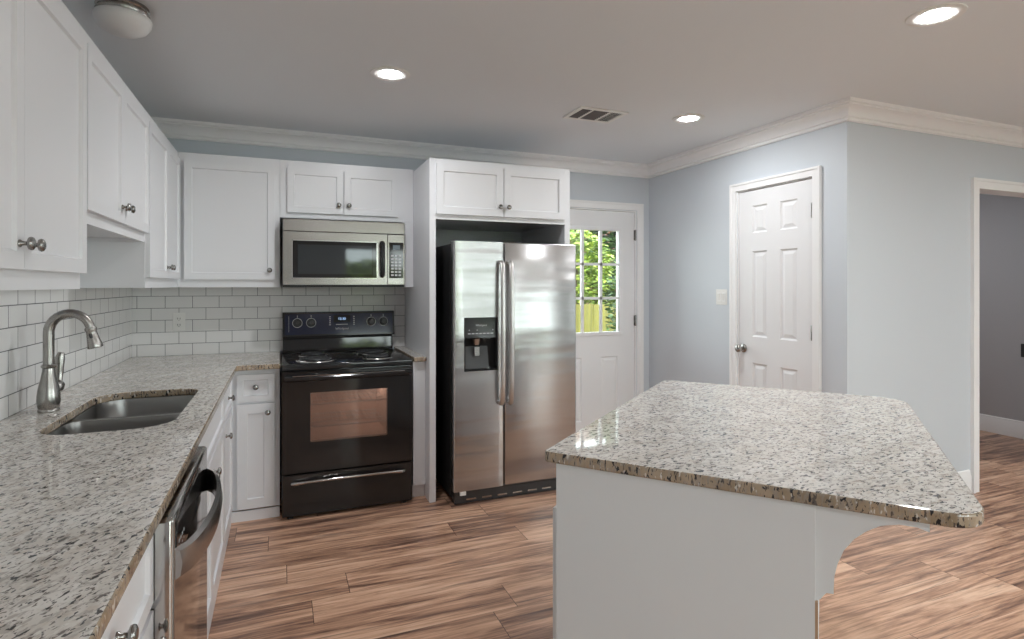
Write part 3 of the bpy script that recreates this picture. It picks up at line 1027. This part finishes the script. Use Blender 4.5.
# ribbon handle: tall thin section bowed outward
rings = []
for k, (x, y) in enumerate(hp):
    nx = 0.016
    rings.append([bm.verts.new((x, y + 0.001, 0.797)), bm.verts.new((x, y - 0.010, 0.790)), bm.verts.new((x, y - 0.014, 0.762)), bm.verts.new((x, y - 0.010, 0.734)), bm.verts.new((x, y + 0.001, 0.727)), bm.verts.new((x, y + 0.006, 0.762))])
for a, b in zip(rings, rings[1:]):
    for i in range(6):
        j = (i + 1) % 6
        bm.faces.new((a[i], a[j], b[j], b[i]))
bm.faces.new(rings[0]); bm.faces.new(rings[-1])
obj('handle', bm, M_SSH, dr, 45)

# ------------------------------------------------------------------ range
RX0, RY0 = 0.008, 3.617
t = thing('electric_range', 'black electric coil range with oven door and drawer, under the microwave', 'stove', (RX0, RY0, 0))
RW, RD = 0.770, YB - RY0 - 0.012
bm = B(); 
box(bm, 0.002, 0.150, 0.0, RD, 0.035, 0.868); box(bm, RW - 0.150, RW - 0.002, 0.0, RD, 0.035, 0.868)
box(bm, 0.150, RW - 0.150, 0.0, RD, 0.035, 0.445); box(bm, 0.150, RW - 0.150, 0.0, RD, 0.755, 0.868); box(bm, 0.150, RW - 0.150, 0.45, RD, 0.445, 0.755)
obj('range_body', bm, M_BLK, t)
bm = B()
box(bm, 0.1505, RW - 0.1505, 0.440, 0.4495, 0.4455, 0.7545); box(bm, 0.1505, RW - 0.1505, 0.001, 0.4395, 0.4455, 0.450)
box(bm, 0.1505, 0.155, 0.001, 0.4395, 0.450, 0.7545); box(bm, RW - 0.155, RW - 0.1505, 0.001, 0.4395, 0.450, 0.7545)
obj('oven_liner', bm, M_CAV, t)
for z in (0.520, 0.655):
    bm = B()
    for y in (0.03, 0.15, 0.27, 0.39): tube(bm, [(0.158, y, z), (RW - 0.158, y, z)], 0.003 if y > 0.05 else 0.0055, 6)
    for k in range(14):
        x = 0.175 + k * (RW - 0.35) / 13
        tube(bm, [(x, 0.03, z + 0.005), (x, 0.40, z + 0.005)], 0.002, 6)
    obj('oven_rack', bm, M_MARK, t, 60)
bm = B(); bmesh.ops.create_uvsphere(bm, u_segments=16, v_segments=10, radius=0.010, matrix=Matrix.Translation((0.55, 0.20, 0.7435)))
obj('oven_fill_bulb', bm, emitter('oven_fill_glow', (1.0, 0.86, 0.74, 1), 55.0), t, 60)  # hidden bulb added to brighten the oven cavity
# door: frame with window opening, dark glass over it
bm = B()
slab(bm, [0.004, 0.160, RW - 0.160, RW - 0.004], [0.272, 0.447, 0.738, 0.862], {(1, 1)}, -0.040, -0.001)
dr = obj('oven_door', bm, M_BLKG, t)
bx('oven_window', M_OVENG, dr, 0.1605, RW - 0.1605, -0.0385, -0.0345, 0.4475, 0.7375)
bm = B()
pr = [(-0.0405, 0.850), (-0.060, 0.851), (-0.080, 0.846), (-0.088, 0.836), (-0.086, 0.822), (-0.074, 0.812), (-0.0405, 0.808)]
prism(bm, pr, 'x', 0.018, RW - 0.018)
h = obj('handle', bm, M_BLK, dr, 30)
bx('handle_trim', M_SSM, h, 0.06, RW - 0.06, -0.0872, -0.0815, 0.8445, 0.8475)
bm = B()
box(bm, 0.004, RW - 0.004, -0.036, -0.001, 0.018, 0.262, 0.004)
dw = obj('storage_drawer', bm, M_BLKG, t, 40)
bm = B()
tube(bm, [(0.062, -0.036, 0.212), (0.066, -0.050, 0.215), (0.082, -0.060, 0.218), (0.16, -0.066, 0.222), (RW / 2, -0.068, 0.224), (RW - 0.16, -0.066, 0.222), (RW - 0.082, -0.060, 0.218), (RW - 0.066, -0.050, 0.215), (RW - 0.062, -0.036, 0.212)],
     [0.015, 0.017, 0.015, 0.011, 0.011, 0.011, 0.015, 0.017, 0.015], 12, 0.8)
obj('handle', bm, M_SSM, dw, 60)
for x in (0.05, RW - 0.05):
    for y in (0.0, RD - 0.05):
        bm = B(); lathe(bm, [(0.0, 0.0), (0.018, 0.0), (0.018, 0.008), (0.008, 0.012), (0.008, 0.0345), (0.0, 0.0345)], 14, Matrix.Translation((x, y, 0)))
        obj('levelling_foot', bm, M_BLKM, t, 40)
# cooktop
bm = B()
box(bm, 0.0, RW, -0.034, RD - 0.086, 0.8685, 0.908, 0.008, 3)
ck = obj('cooktop', bm, M_BLK, t, 40)
for (x, y, r) in ((0.20, 0.115, 0.098), (RW - 0.20, 0.115, 0.078), (0.20, 0.395, 0.078), (RW - 0.20, 0.395, 0.098)):
    bm = B()
    lathe(bm, [(r + 0.020, 0.909), (r + 0.016, 0.914), (r + 0.006, 0.913), (r - 0.010, 0.9085), (0.02, 0.9085)], 36, Matrix.Translation((x, y, 0)), cap=False)
    dp = obj('drip_pan', bm, M_CHROME, t, 40)
    bm = B()
    sp = []
    N = 150
    for k in range(N):
        a = k / N * 2 * PI * 4.6
        rr = 0.016 + (r - 0.020) * k / N
        sp.append((x + rr * math.cos(a), y + rr * math.sin(a), 0.9215))
    tube(bm, sp, 0.0062, 8)
    obj('coil_burner', bm, M_DGREY, dp, 60)
# back guard with console
gy = RD - 0.085
bm = B()
prism(bm, [(gy, 0.9085), (gy, 0.930), (gy + 0.0062, 1.000), (gy + 0.030, 1.004), (gy + 0.030, 1.014), (RD, 1.014), (RD, 0.9085)], 'x', 0.012, RW - 0.012)
bg_ = obj('back_guard', bm, M_BLKG, t)
bm = B()
prism(bm, [(gy + 0.006, 1.0145), (gy + 0.002, 1.020), (gy + 0.020, 1.180), (gy + 0.030, 1.186), (RD, 1.186), (RD, 1.0145)], 'x', 0.010, RW + 0.002)
cs = obj('console', bm, M_BLK, t)
slope = math.atan2(0.018, 0.160)
def on_console(x, z, off=0.0):
    y = gy + 0.002 + (z - 1.020) * 0.018 / 0.160 - off
    return Matrix.Translation((x, y, z)) @ Matrix.Rotation(-slope, 4, 'X')
def face_box(bm, x0, x1, z0, z1, th=0.0012, off=0.0):
    Mx = on_console((x0 + x1) / 2, (z0 + z1) / 2, off)
    n0 = len(bm.verts)
    vs = []
    for sx in (-1, 1):
        for yy in (-th, 0.0004):
            for sz in (-1, 1):
                vs.append(bm.verts.new(Mx @ Vector((sx * (x1 - x0) / 2, yy, sz * (z1 - z0) / 2))))
    for q in ((0, 1, 3, 2), (4, 6, 7, 5), (0, 4, 5, 1), (2, 3, 7, 6), (0, 2, 6, 4), (1, 5, 7, 3)):
        bm.faces.new([vs[i] for i in q])
bm = B(); face_box(bm, 0.024, RW - 0.012, 1.032, 1.172, 0.0010); obj('console_panel', bm, M_NAVY, cs)
for x in (0.105, 0.195, 0.606, 0.693):
    bm = B()
    Mx = on_console(x, 1.112, 0.0012) @ Matrix.Rotation(R(90), 4, 'X')
    lathe(bm, [(0.0, -0.0005), (0.033, -0.0005), (0.033, 0.0012), (0.030, 0.0014), (0.0, 0.0014)], 28, Mx)
    dl = obj('dial_ring', bm, M_MARK, cs, 30)
    bm = B()
    lathe(bm, [(0.0, 0.0014), (0.0295, 0.0014), (0.028, 0.006), (0.021, 0.010), (0.020, 0.022), (0.017, 0.025), (0.0, 0.025)], 24, Mx)
    vs0 = set(bm.verts)
    box(bm, -0.005, 0.005, -0.019, 0.019, 0.0251, 0.030, 0.001)
    bmesh.ops.transform(bm, matrix=Mx, verts=[v for v in bm.verts if v not in vs0])
    obj('control_knob', bm, M_DGREY, cs, 40)
for x in (0.105, 0.195, 0.606, 0.693):
    bm = B(); face_box(bm, x - 0.0015, x + 0.0015, 1.149, 1.164, 0.0020); obj('tick_mark', bm, M_MARK, cs)
bm = B(); face_box(bm, 0.049, 0.0505, 1.050, 1.160, 0.0016); obj('scale_line', bm, M_MARK, cs)
for k in range(5):
    for x in (0.316, 0.480):
        bm = B(); face_box(bm, x, x + 0.010, 1.092 + k * 0.014, 1.097 + k * 0.014, 0.0020); obj('button', bm, M_MARK, cs)
for k in range(6):
    bm = B(); face_box(bm, 0.362 + k * 0.014, 0.372 + k * 0.014, 1.094, 1.098, 0.0020); obj('button', bm, M_MARK, cs)
bm = B(); face_box(bm, 0.345, 0.460, 1.110, 1.160, 0.0020); dp = obj('display', bm, M_BLKG, cs)
text_mesh('display_digits', '12:30', 0.024, M_DISP, dp, on_console(0.402, 1.135, 0.0026) @ UPRIGHT)
text_mesh('badge', 'Whirlpool', 0.022, M_MARK, cs, on_console(0.402, 1.066, 0.0022) @ UPRIGHT)

# ------------------------------------------------------------------ microwave over the range
t = thing('microwave_oven', 'stainless over-range microwave with black window, mounted above the stove', 'microwave', (0.018, 3.905, 1.362))
MW, MH, MD = 0.775, 0.4380, 0.35
MD = FYB - 3.905 - 0.004 + 0.29
bx('casing', plain('grey_casing', srgb(128, 127, 127), 0.4), t, 0.002, MW - 0.002, 0.0205, MD, 0.014, MH - 0.002)
bx('bottom_vent', M_BLKM, t, 0.001, MW - 0.001, 0.006, MD - 0.02, 0.0, 0.0135)
bx('vent_panel', M_SS, t, 0.0, MW, -0.002, 0.020, 0.358, MH - 0.002, 0.003)
bm = B()
slab(bm, [0.0, 0.058, 0.586, 0.656], [0.016, 0.060, 0.298, 0.355], {(1, 1)}, 0.0, 0.020)
dr = obj('door', bm, M_SS, t)
bm = B()
for (a, b, c, d) in ((0.0585, 0.5855, 0.0605, 0.084), (0.0585, 0.5855, 0.274, 0.2975), (0.0585, 0.090, 0.084, 0.274), (0.554, 0.5855, 0.084, 0.274)):
    box(bm, a, b, -0.0015, 0.016, c, d)
wf = obj('window_frame', bm, M_BLKG, dr)
bx('window_glass', M_MGLASS, wf, 0.090, 0.554, 0.002, 0.010, 0.084, 0.274)
bm = B()
for (a, b, c, d) in ((0.054, 0.0582, 0.056, 0.302), (0.5858, 0.590, 0.056, 0.302), (0.054, 0.590, 0.056, 0.0602), (0.054, 0.590, 0.2978, 0.302)):
    box(bm, a, b, -0.0022, 0.0, c, d)
obj('window_trim', bm, M_CHROME, dr)
bm = B()
tube(bm, [(0.622, -0.001, 0.070), (0.622, -0.030, 0.080), (0.622, -0.038, 0.11), (0.622, -0.042, 0.185), (0.622, -0.038, 0.26), (0.622, -0.030, 0.292), (0.622, -0.001, 0.302)], [0.015, 0.015, 0.014, 0.0135, 0.014, 0.015, 0.015], 12, 0.6)
obj('handle', bm, M_BLK, dr, 60)
bx('control_face', M_SS, t, 0.659, MW, 0.0, 0.020, 0.016, 0.355, 0.002)
cp = bx('keypad', M_BLKG, t, 0.669, MW - 0.010, -0.003, 0.0, 0.060, 0.302, 0.001)
bx('display', M_LCD, cp, 0.694, 0.742, -0.0045, -0.003, 0.252, 0.284)
for r_ in range(7):
    for c_ in range(3):
        bx('key', M_MARK, cp, 0.682 + c_ * 0.025, 0.699 + c_ * 0.025, -0.0042, -0.003, 0.074 + r_ * 0.022, 0.086 + r_ * 0.022)

# ------------------------------------------------------------------ fridge
t = thing('refrigerator', 'stainless side by side fridge with water dispenser in left door', 'refrigerator', (1.000, 3.425, 0))
FW, FH = 0.861, 1.650
bx('fridge_body', M_BLKM, t, 0.004, FW - 0.026, 0.066, 0.74, 0.030, FH - 0.012, 0.004)
def fdoor(x0, x1):
    b = B(); box(b, x0, x1, 0.0, 0.062, 0.085, FH, 0.010, 3)
    return b
bm = B()
X1 = 0.335
slab(bm, [0.0, 0.068, 0.292, X1], [0.085, 0.832, 1.170, FH], {(1, 1)}, 0.0, 0.062)
bmesh.ops.recalc_face_normals(bm, faces=bm.faces[:])
ed = [e for e in bm.edges if all(abs(v.co.y) < 1e-5 for v in e.verts) and (all(abs(v.co.x) < 1e-5 for v in e.verts) or all(abs(v.co.x - X1) < 1e-5 for v in e.verts))]
bmesh.ops.bevel(bm, geom=ed, offset=0.010, segments=3, affect='EDGES', profile=0.5)
ld = obj('freezer_door', bm, M_SSF, t, 35)
rd = obj('fridge_door', fdoor(X1 + 0.006, FW), M_SSF, t, 35)
bm = B(); box(bm, 0.004, FW - 0.03, 0.0625, 0.0655, 0.09, FH - 0.006); obj('door_gasket', bm, M_BLKM, t)
for (x, d) in ((X1 - 0.026, ld), (X1 + 0.034, rd)):
    bm = B()
    tube(bm, [(x, 0.001, 1.520), (x, -0.026, 1.522), (x, -0.042, 1.505), (x, -0.052, 1.38), (x, -0.056, 1.07), (x, -0.052, 0.76), (x, -0.042, 0.635), (x, -0.026, 0.618), (x, 0.001, 0.620)], [0.0165] * 9, 12, 0.7)
    obj('handle', bm, M_SSB, d, 60)
# dispenser
bm = B()
slab(bm, [0.0685, 0.076, 0.284, 0.2915], [0.8325, 0.842, 1.040, 1.1695], {(1, 1)}, -0.002, 0.055)
dp = obj('water_dispenser', bm, M_BLK, ld)
bx('dispenser_recess', M_BLKG, dp, 0.0765, 0.2835, 0.048, 0.056, 0.842, 1.040)
bm = B(); prism(bm, [(0.010, 0.846), (0.047, 0.846), (0.047, 0.985), (0.040, 0.985)], 'x', 0.082, 0.235)
obj('dispenser_cradle', bm, M_DGREY, dp)
bm = B()
lathe(bm, [(0.0, 0.0), (0.020, 0.0), (0.030, 0.030), (0.040, 0.042), (0.0, 0.042)], 16, Matrix.Translation((0.155, 0.020, 0.996)))
box(bm, 0.138, 0.172, 0.004, 0.010, 0.925, 0.985, 0.002)
obj('dispenser_paddle', bm, M_SSV, dp, 40)
for k in range(7): bx('button', M_MARK, dp, 0.092 + k * 0.025, 0.110 + k * 0.025, -0.0026, -0.0021, 1.066, 1.072)
for x in (0.098, 0.150, 0.255): bx('indicator', M_MARK, dp, x, x + 0.006, -0.0026, -0.0021, 1.088, 1.094)
text_mesh('badge', 'Whirlpool', 0.018, M_MARK, dp, Matrix.Translation((0.180, -0.0024, 1.120)) @ UPRIGHT)
bm = B()
box(bm, 0.010, FW - 0.03, 0.012, 0.066, 0.006, 0.080)
gr = obj('base_grille', bm, M_DGREY, t)
for k in range(7):
    bx('grille_slot', M_NICKD, gr, 0.085 + k * 0.105, 0.150 + k * 0.105, 0.009, 0.0115, 0.024, 0.034)
bx('hinge_cover', M_WHITEP, t, 0.040, 0.080, -0.002, 0.0115, 0.060, 0.084)
for x in (0.05, FW - 0.08):
    for y in (0.10, 0.70):
        bm = B(); lathe(bm, [(0.0, 0.0), (0.020, 0.0), (0.020, 0.0295), (0.0, 0.0295)], 14, Matrix.Translation((x, y, 0)))
        obj('roller_foot', bm, M_BLKM, t, 40)
for (x0, x1) in ((0.02, 0.12), (FW - 0.14, FW - 0.04)):
    bx('top_hinge', M_DGREY, t, x0, x1, 0.067, 0.14, FH - 0.0115, FH + 0.006)

# ------------------------------------------------------------------ ceiling fixtures
def can_light(label, x, y):
    t = thing('recessed_light', label, 'ceiling light', (x, y, ZC), 0, 'recessed ceiling lights')
    return t
def can_parts(t):
    b = B(); lathe(b, [(0.0540, -0.001), (0.0545, -0.003), (0.060, -0.0055), (0.090, -0.0055), (0.098, -0.004), (0.100, -0.0005)], 40, None, cap=False)
    obj('trim_ring', b, M_WHITEP, t, 40)
    b = B(); lathe(b, [(0.0, -0.0075), (0.022, -0.0070), (0.040, -0.0052), (0.0535, -0.002)], 40, None, cap=False)
    obj('lamp_lens', b, M_LENS, t)
cans = [('lit recessed light above the range, farthest left of the three', 0.518, 2.915),
        ('lit recessed light in the ceiling between vent and panelled door', 2.428, 2.972),
        ('lit recessed light in the ceiling above the island, cut close to the top edge', 2.408, 1.468)]
first = None
for lab, x, y in cans + [('added unseen recessed light over the left of the dining end', 0.518, -1.2),  # lamps outside the view, added to fill the room with light
                         ('added unseen recessed light over the middle of the dining end', 2.41, -1.2), ('added unseen recessed light over the right of the dining end', 4.3, -1.2), ('added unseen recessed light over the right side of the room', 4.3, 0.9), ('added unseen recessed light in the hall beyond the cased opening', 4.9, 3.5)]:  # the hall lamp is added too, to lift the dark hall
    if first is None:
        first = can_light(lab, x, y); can_parts(first); continue
    o = first.copy(); COL.objects.link(o); o.location = (x, y, ZC); o['label'] = lab
    for ch in list(first.children):
        c = ch.copy(); COL.objects.link(c); c.parent = o

t = thing('flush_ceiling_lamp', 'unlit round frosted glass ceiling lamp with nickel ring, at top left', 'ceiling light', (-0.556, 2.590, ZC))
bm = B(); lathe(bm, [(0.080, 0.0), (0.100, -0.002), (0.103, -0.012), (0.096, -0.017), (0.099, -0.024), (0.104, -0.031), (0.102, -0.039), (0.095, -0.043), (0.0, -0.043)], 40, Matrix.Diagonal((0.86, 0.86, 1.0, 1)), cap=False)
obj('mounting_ring', bm, M_NICK, t, 35)
bm = B(); lathe(bm, [(0.095, -0.0432), (0.107, -0.044), (0.112, -0.052), (0.109, -0.070), (0.092, -0.094), (0.062, -0.110), (0.030, -0.117), (0.0, -0.118)], 44, Matrix.Diagonal((0.86, 0.86, 0.95, 1)), cap=False)
obj('glass_bowl', bm, M_FROST, t, 60)

t = thing('ceiling_vent', 'white rectangular air vent with slats greyed for shade in the ceiling', 'vent', (1.832, 3.125, ZC))
bm = B()
vw, vd = 0.168, 0.122
for (a, b, c, d) in ((-vw, vw, -vd, -vd + 0.028), (-vw, vw, vd - 0.028, vd), (-vw, -vw + 0.028, -vd + 0.028, vd - 0.028), (vw - 0.028, vw, -vd + 0.028, vd - 0.028)):
    box(bm, a, b, c, d, -0.009, -0.0005, 0.002)
obj('frame', bm, M_WHITEP, t)
bx('backing', M_VENTD, t, -vw + 0.0285, vw - 0.0285, -vd + 0.0285, vd - 0.0285, -0.003, -0.001)
bm = B()
for x in (-0.068, 0.052): box(bm, x - 0.006, x + 0.006, -vd + 0.0285, vd - 0.0285, -0.0095, -0.0032)
obj('divider', bm, M_WHITEP, t)
bm = B()
n_s = 9
for k in range(n_s):
    y = -vd + 0.036 + k * (2 * vd - 0.072) / (n_s - 1)
    for (a, b) in ((-vw + 0.029, -0.0745), (-0.0615, 0.0455)):
        vs = [bm.verts.new(p) for p in ((a, y - 0.004, -0.0035), (b, y - 0.004, -0.0035), (b, y + 0.002, -0.0085), (a, y + 0.002, -0.0085))]
        bm.faces.new(vs)
sl = obj('slats', bm, plain('slat_shade_grey', srgb(104, 104, 106), 0.5), t)  # grey puts shade into these slats; the side ones stay white
sl.modifiers.new('thick', 'SOLIDIFY').thickness = 0.0008

bm = B()
for k in range(7):
    x = 0.063 + k * 0.0125
    bm.faces.new([bm.verts.new(p) for p in ((x - 0.003, -vd + 0.029, -0.0088), (x - 0.003, vd - 0.029, -0.0088), (x + 0.010, vd - 0.029, -0.0035), (x + 0.010, -vd + 0.029, -0.0035))])
sl = obj('side_slats', bm, M_WHITEP, t)
sl.modifiers.new('thick', 'SOLIDIFY').thickness = 0.0008

# ------------------------------------------------------------------ outlets and switches
def socket(parent, z):
    b = B(); box(b, -0.017, 0.017, -0.0075, -0.0045, z - 0.017, z + 0.017, 0.004, 2)
    s = obj('socket', b, M_WHITEP, parent, 40)
    b = B(); box(b, -0.008, -0.005, -0.0080, -0.0074, z - 0.006, z + 0.006); box(b, 0.005, 0.008, -0.0080, -0.0074, z - 0.006, z + 0.006); box(b, -0.002, 0.002, -0.0080, -0.0074, z - 0.013, z - 0.009)
    obj('slots', b, M_DGREY, s)
t = thing('wall_outlet', 'white double wall outlet on the tile splashback left of the range', 'outlet', (-0.612, YB - 0.009, 1.135), 0)
bm = B(); box(bm, -0.036, 0.036, -0.0045, -0.0003, -0.058, 0.058, 0.002); obj('cover_plate', bm, M_WHITEP, t, 40)
socket(t, 0.020); socket(t, -0.020)
t = thing('light_switch', 'white double light switch plate left of the panelled door', 'switch', (XC, 3.397, 1.285), R(-90))
bm = B(); box(bm, -0.058, 0.058, -0.005, -0.0003, -0.058, 0.058, 0.002); obj('cover_plate', bm, M_WHITEP, t, 40)
for x in (-0.023, 0.023):
    bm = B(); box(bm, x - 0.017, x + 0.017, -0.0075, -0.0051, -0.033, 0.033, 0.001); rk = obj('rocker_frame', bm, M_TRIM, t)
    bm = B(); prism(bm, [(-0.0076, -0.026), (-0.012, 0.026), (-0.0076, 0.026)], 'x', x - 0.012, x + 0.012); obj('rocker', bm, M_WHITEP, rk)
t = thing('wall_outlet', 'dark wall plate on the grey hall wall at the right picture edge', 'outlet', (XH, 3.0, 0.79), R(-90))
bm = B(); box(bm, -0.040, 0.040, -0.006, -0.0003, -0.06, 0.06, 0.002); obj('cover_plate', bm, M_DGREY, t, 40)

# ------------------------------------------------------------------ outside
o = bx('lawn', M_LAWN, None, -20, 20, YB + T, 24, -0.25, -0.15)
struct(o)
o = bx('lawn', M_LAWN, None, -20, 20, -24, YR - T, -0.25, -0.15)
struct(o)
struct(bx('bounce_patio', plain('concrete', srgb(196, 192, 184), 0.8), None, 0.0, 9.5, -8.0, YR - T, -0.15, -0.05))  # unseen pale slab added to bounce daylight onto the ceiling
struct(bx('bounce_patio', bpy.data.materials['concrete'], None, XH + T, 9.5, YR - T, 2.4, -0.15, -0.05))  # same added bounce slab, outside the side window
t = thing('garden_fence', 'weathered wooden board fence seen low through the door panes', 'fence', (4.0, 8.0, -0.15))
bm = B()
x = -5.0
while x < 5.0:
    box(bm, x, x + 0.138, random.uniform(-0.004, 0.004), 0.022, 0.02, 1.22 + random.uniform(-0.01, 0.01))
    x += 0.145
obj('boards', bm, M_FENCE, t)
for z in (0.30, 0.95): bx('rail', M_FENCE, t, -5, 5, 0.023, 0.06, z, z + 0.09)
for x in (-4.9, -2.45, 0.0, 2.45, 4.9): bx('post', M_FENCE, t, x - 0.045, x + 0.045, 0.061, 0.15, 0, 1.3)

def bush(name, label, loc, rx, ry, rz_, n, mat, size, z0=0.3):
    t = thing(name, label, 'bush', loc, 0, 'garden bushes')
    bm = B()
    rnd = random.Random(hash(loc) & 0xffff)
    for k in range(n):
        while True:
            p = Vector((rnd.uniform(-1, 1), rnd.uniform(-1, 1), rnd.uniform(-1, 1)))
            if 0.35 < p.length < 1: break
        p = Vector((p.x * rx, p.y * ry, z0 + rz_ + p.z * rz_))
        s = size * rnd.uniform(0.6, 1.3)
        e = Matrix.Translation(p) @ Matrix.Rotation(rnd.uniform(0, 6.3), 4, 'Z') @ Matrix.Rotation(rnd.uniform(-0.9, 0.9), 4, 'X') @ Matrix.Rotation(rnd.uniform(-0.5, 0.5), 4, 'Y')
        q = [(-s, 0, 0), (-s * 0.3, -s * 0.38, 0.12 * s), (s * 0.5, -s * 0.3, 0.1 * s), (s, 0, -0.1 * s), (s * 0.5, s * 0.3, 0.1 * s), (-s * 0.3, s * 0.38, 0.12 * s)]
        bm.faces.new([bm.verts.new(e @ Vector(v)) for v in q])
    me = bpy.data.meshes.new('foliage'); bm.to_mesh(me); bm.free()
    link('foliage', me, mat, t)
    bm = B()
    for k in range(7):
        a = k * 0.9
        tube(bm, [(0.04 * math.cos(a), 0.04 * math.sin(a), 0.0), (rx * 0.3 * math.cos(a), ry * 0.3 * math.sin(a), z0 + rz_ * 0.6), (rx * 0.6 * math.cos(a), ry * 0.6 * math.sin(a), z0 + rz_ * 1.4)], [0.03, 0.02, 0.008], 7)
    obj('stems', bm, M_TWIG, t, 60)
    return t
bush('garden_bush', 'bright yellow-green bush behind the fence, seen through the door panes', (5.0, 9.3, -0.15), 0.95, 0.6, 1.15, 4200, M_LEAF1, 0.075)
bush('garden_bush', 'dark green shrub in front of the fence, seen through the right panes', (4.74, 7.15, -0.15), 0.30, 0.34, 1.0, 1300, M_LEAF2, 0.06, 0.1)
bush('garden_bush', 'tall dark green hedge far behind the fence', (8.6, 12.2, -0.15), 2.1, 0.8, 2.4, 5200, M_LEAF2, 0.14)
bush('garden_bush', 'bright hedge outside the windows behind the camera', (1.6, -9.2, -0.15), 2.6, 0.8, 1.0, 3000, M_LEAF1, 0.15)
bush('garden_bush', 'dark hedge outside the windows at the dining end', (6.9, -9.4, -0.15), 2.2, 0.8, 0.95, 2600, M_LEAF2, 0.15)
t = thing('brick_house', 'red brick neighbouring house glimpsed above the bush through the panes', 'house', (6.2, 15.0, -0.15))
bx('wall', M_BRICK, t, -3.0, 3.6, 0, 4.0, 0, 4.4)
bm = B(); prism(bm, [(-0.4, 4.401), (2.0, 5.9), (4.4, 4.401)], 'x', -3.3, 3.9); obj('roof', bm, M_TWIG, t)
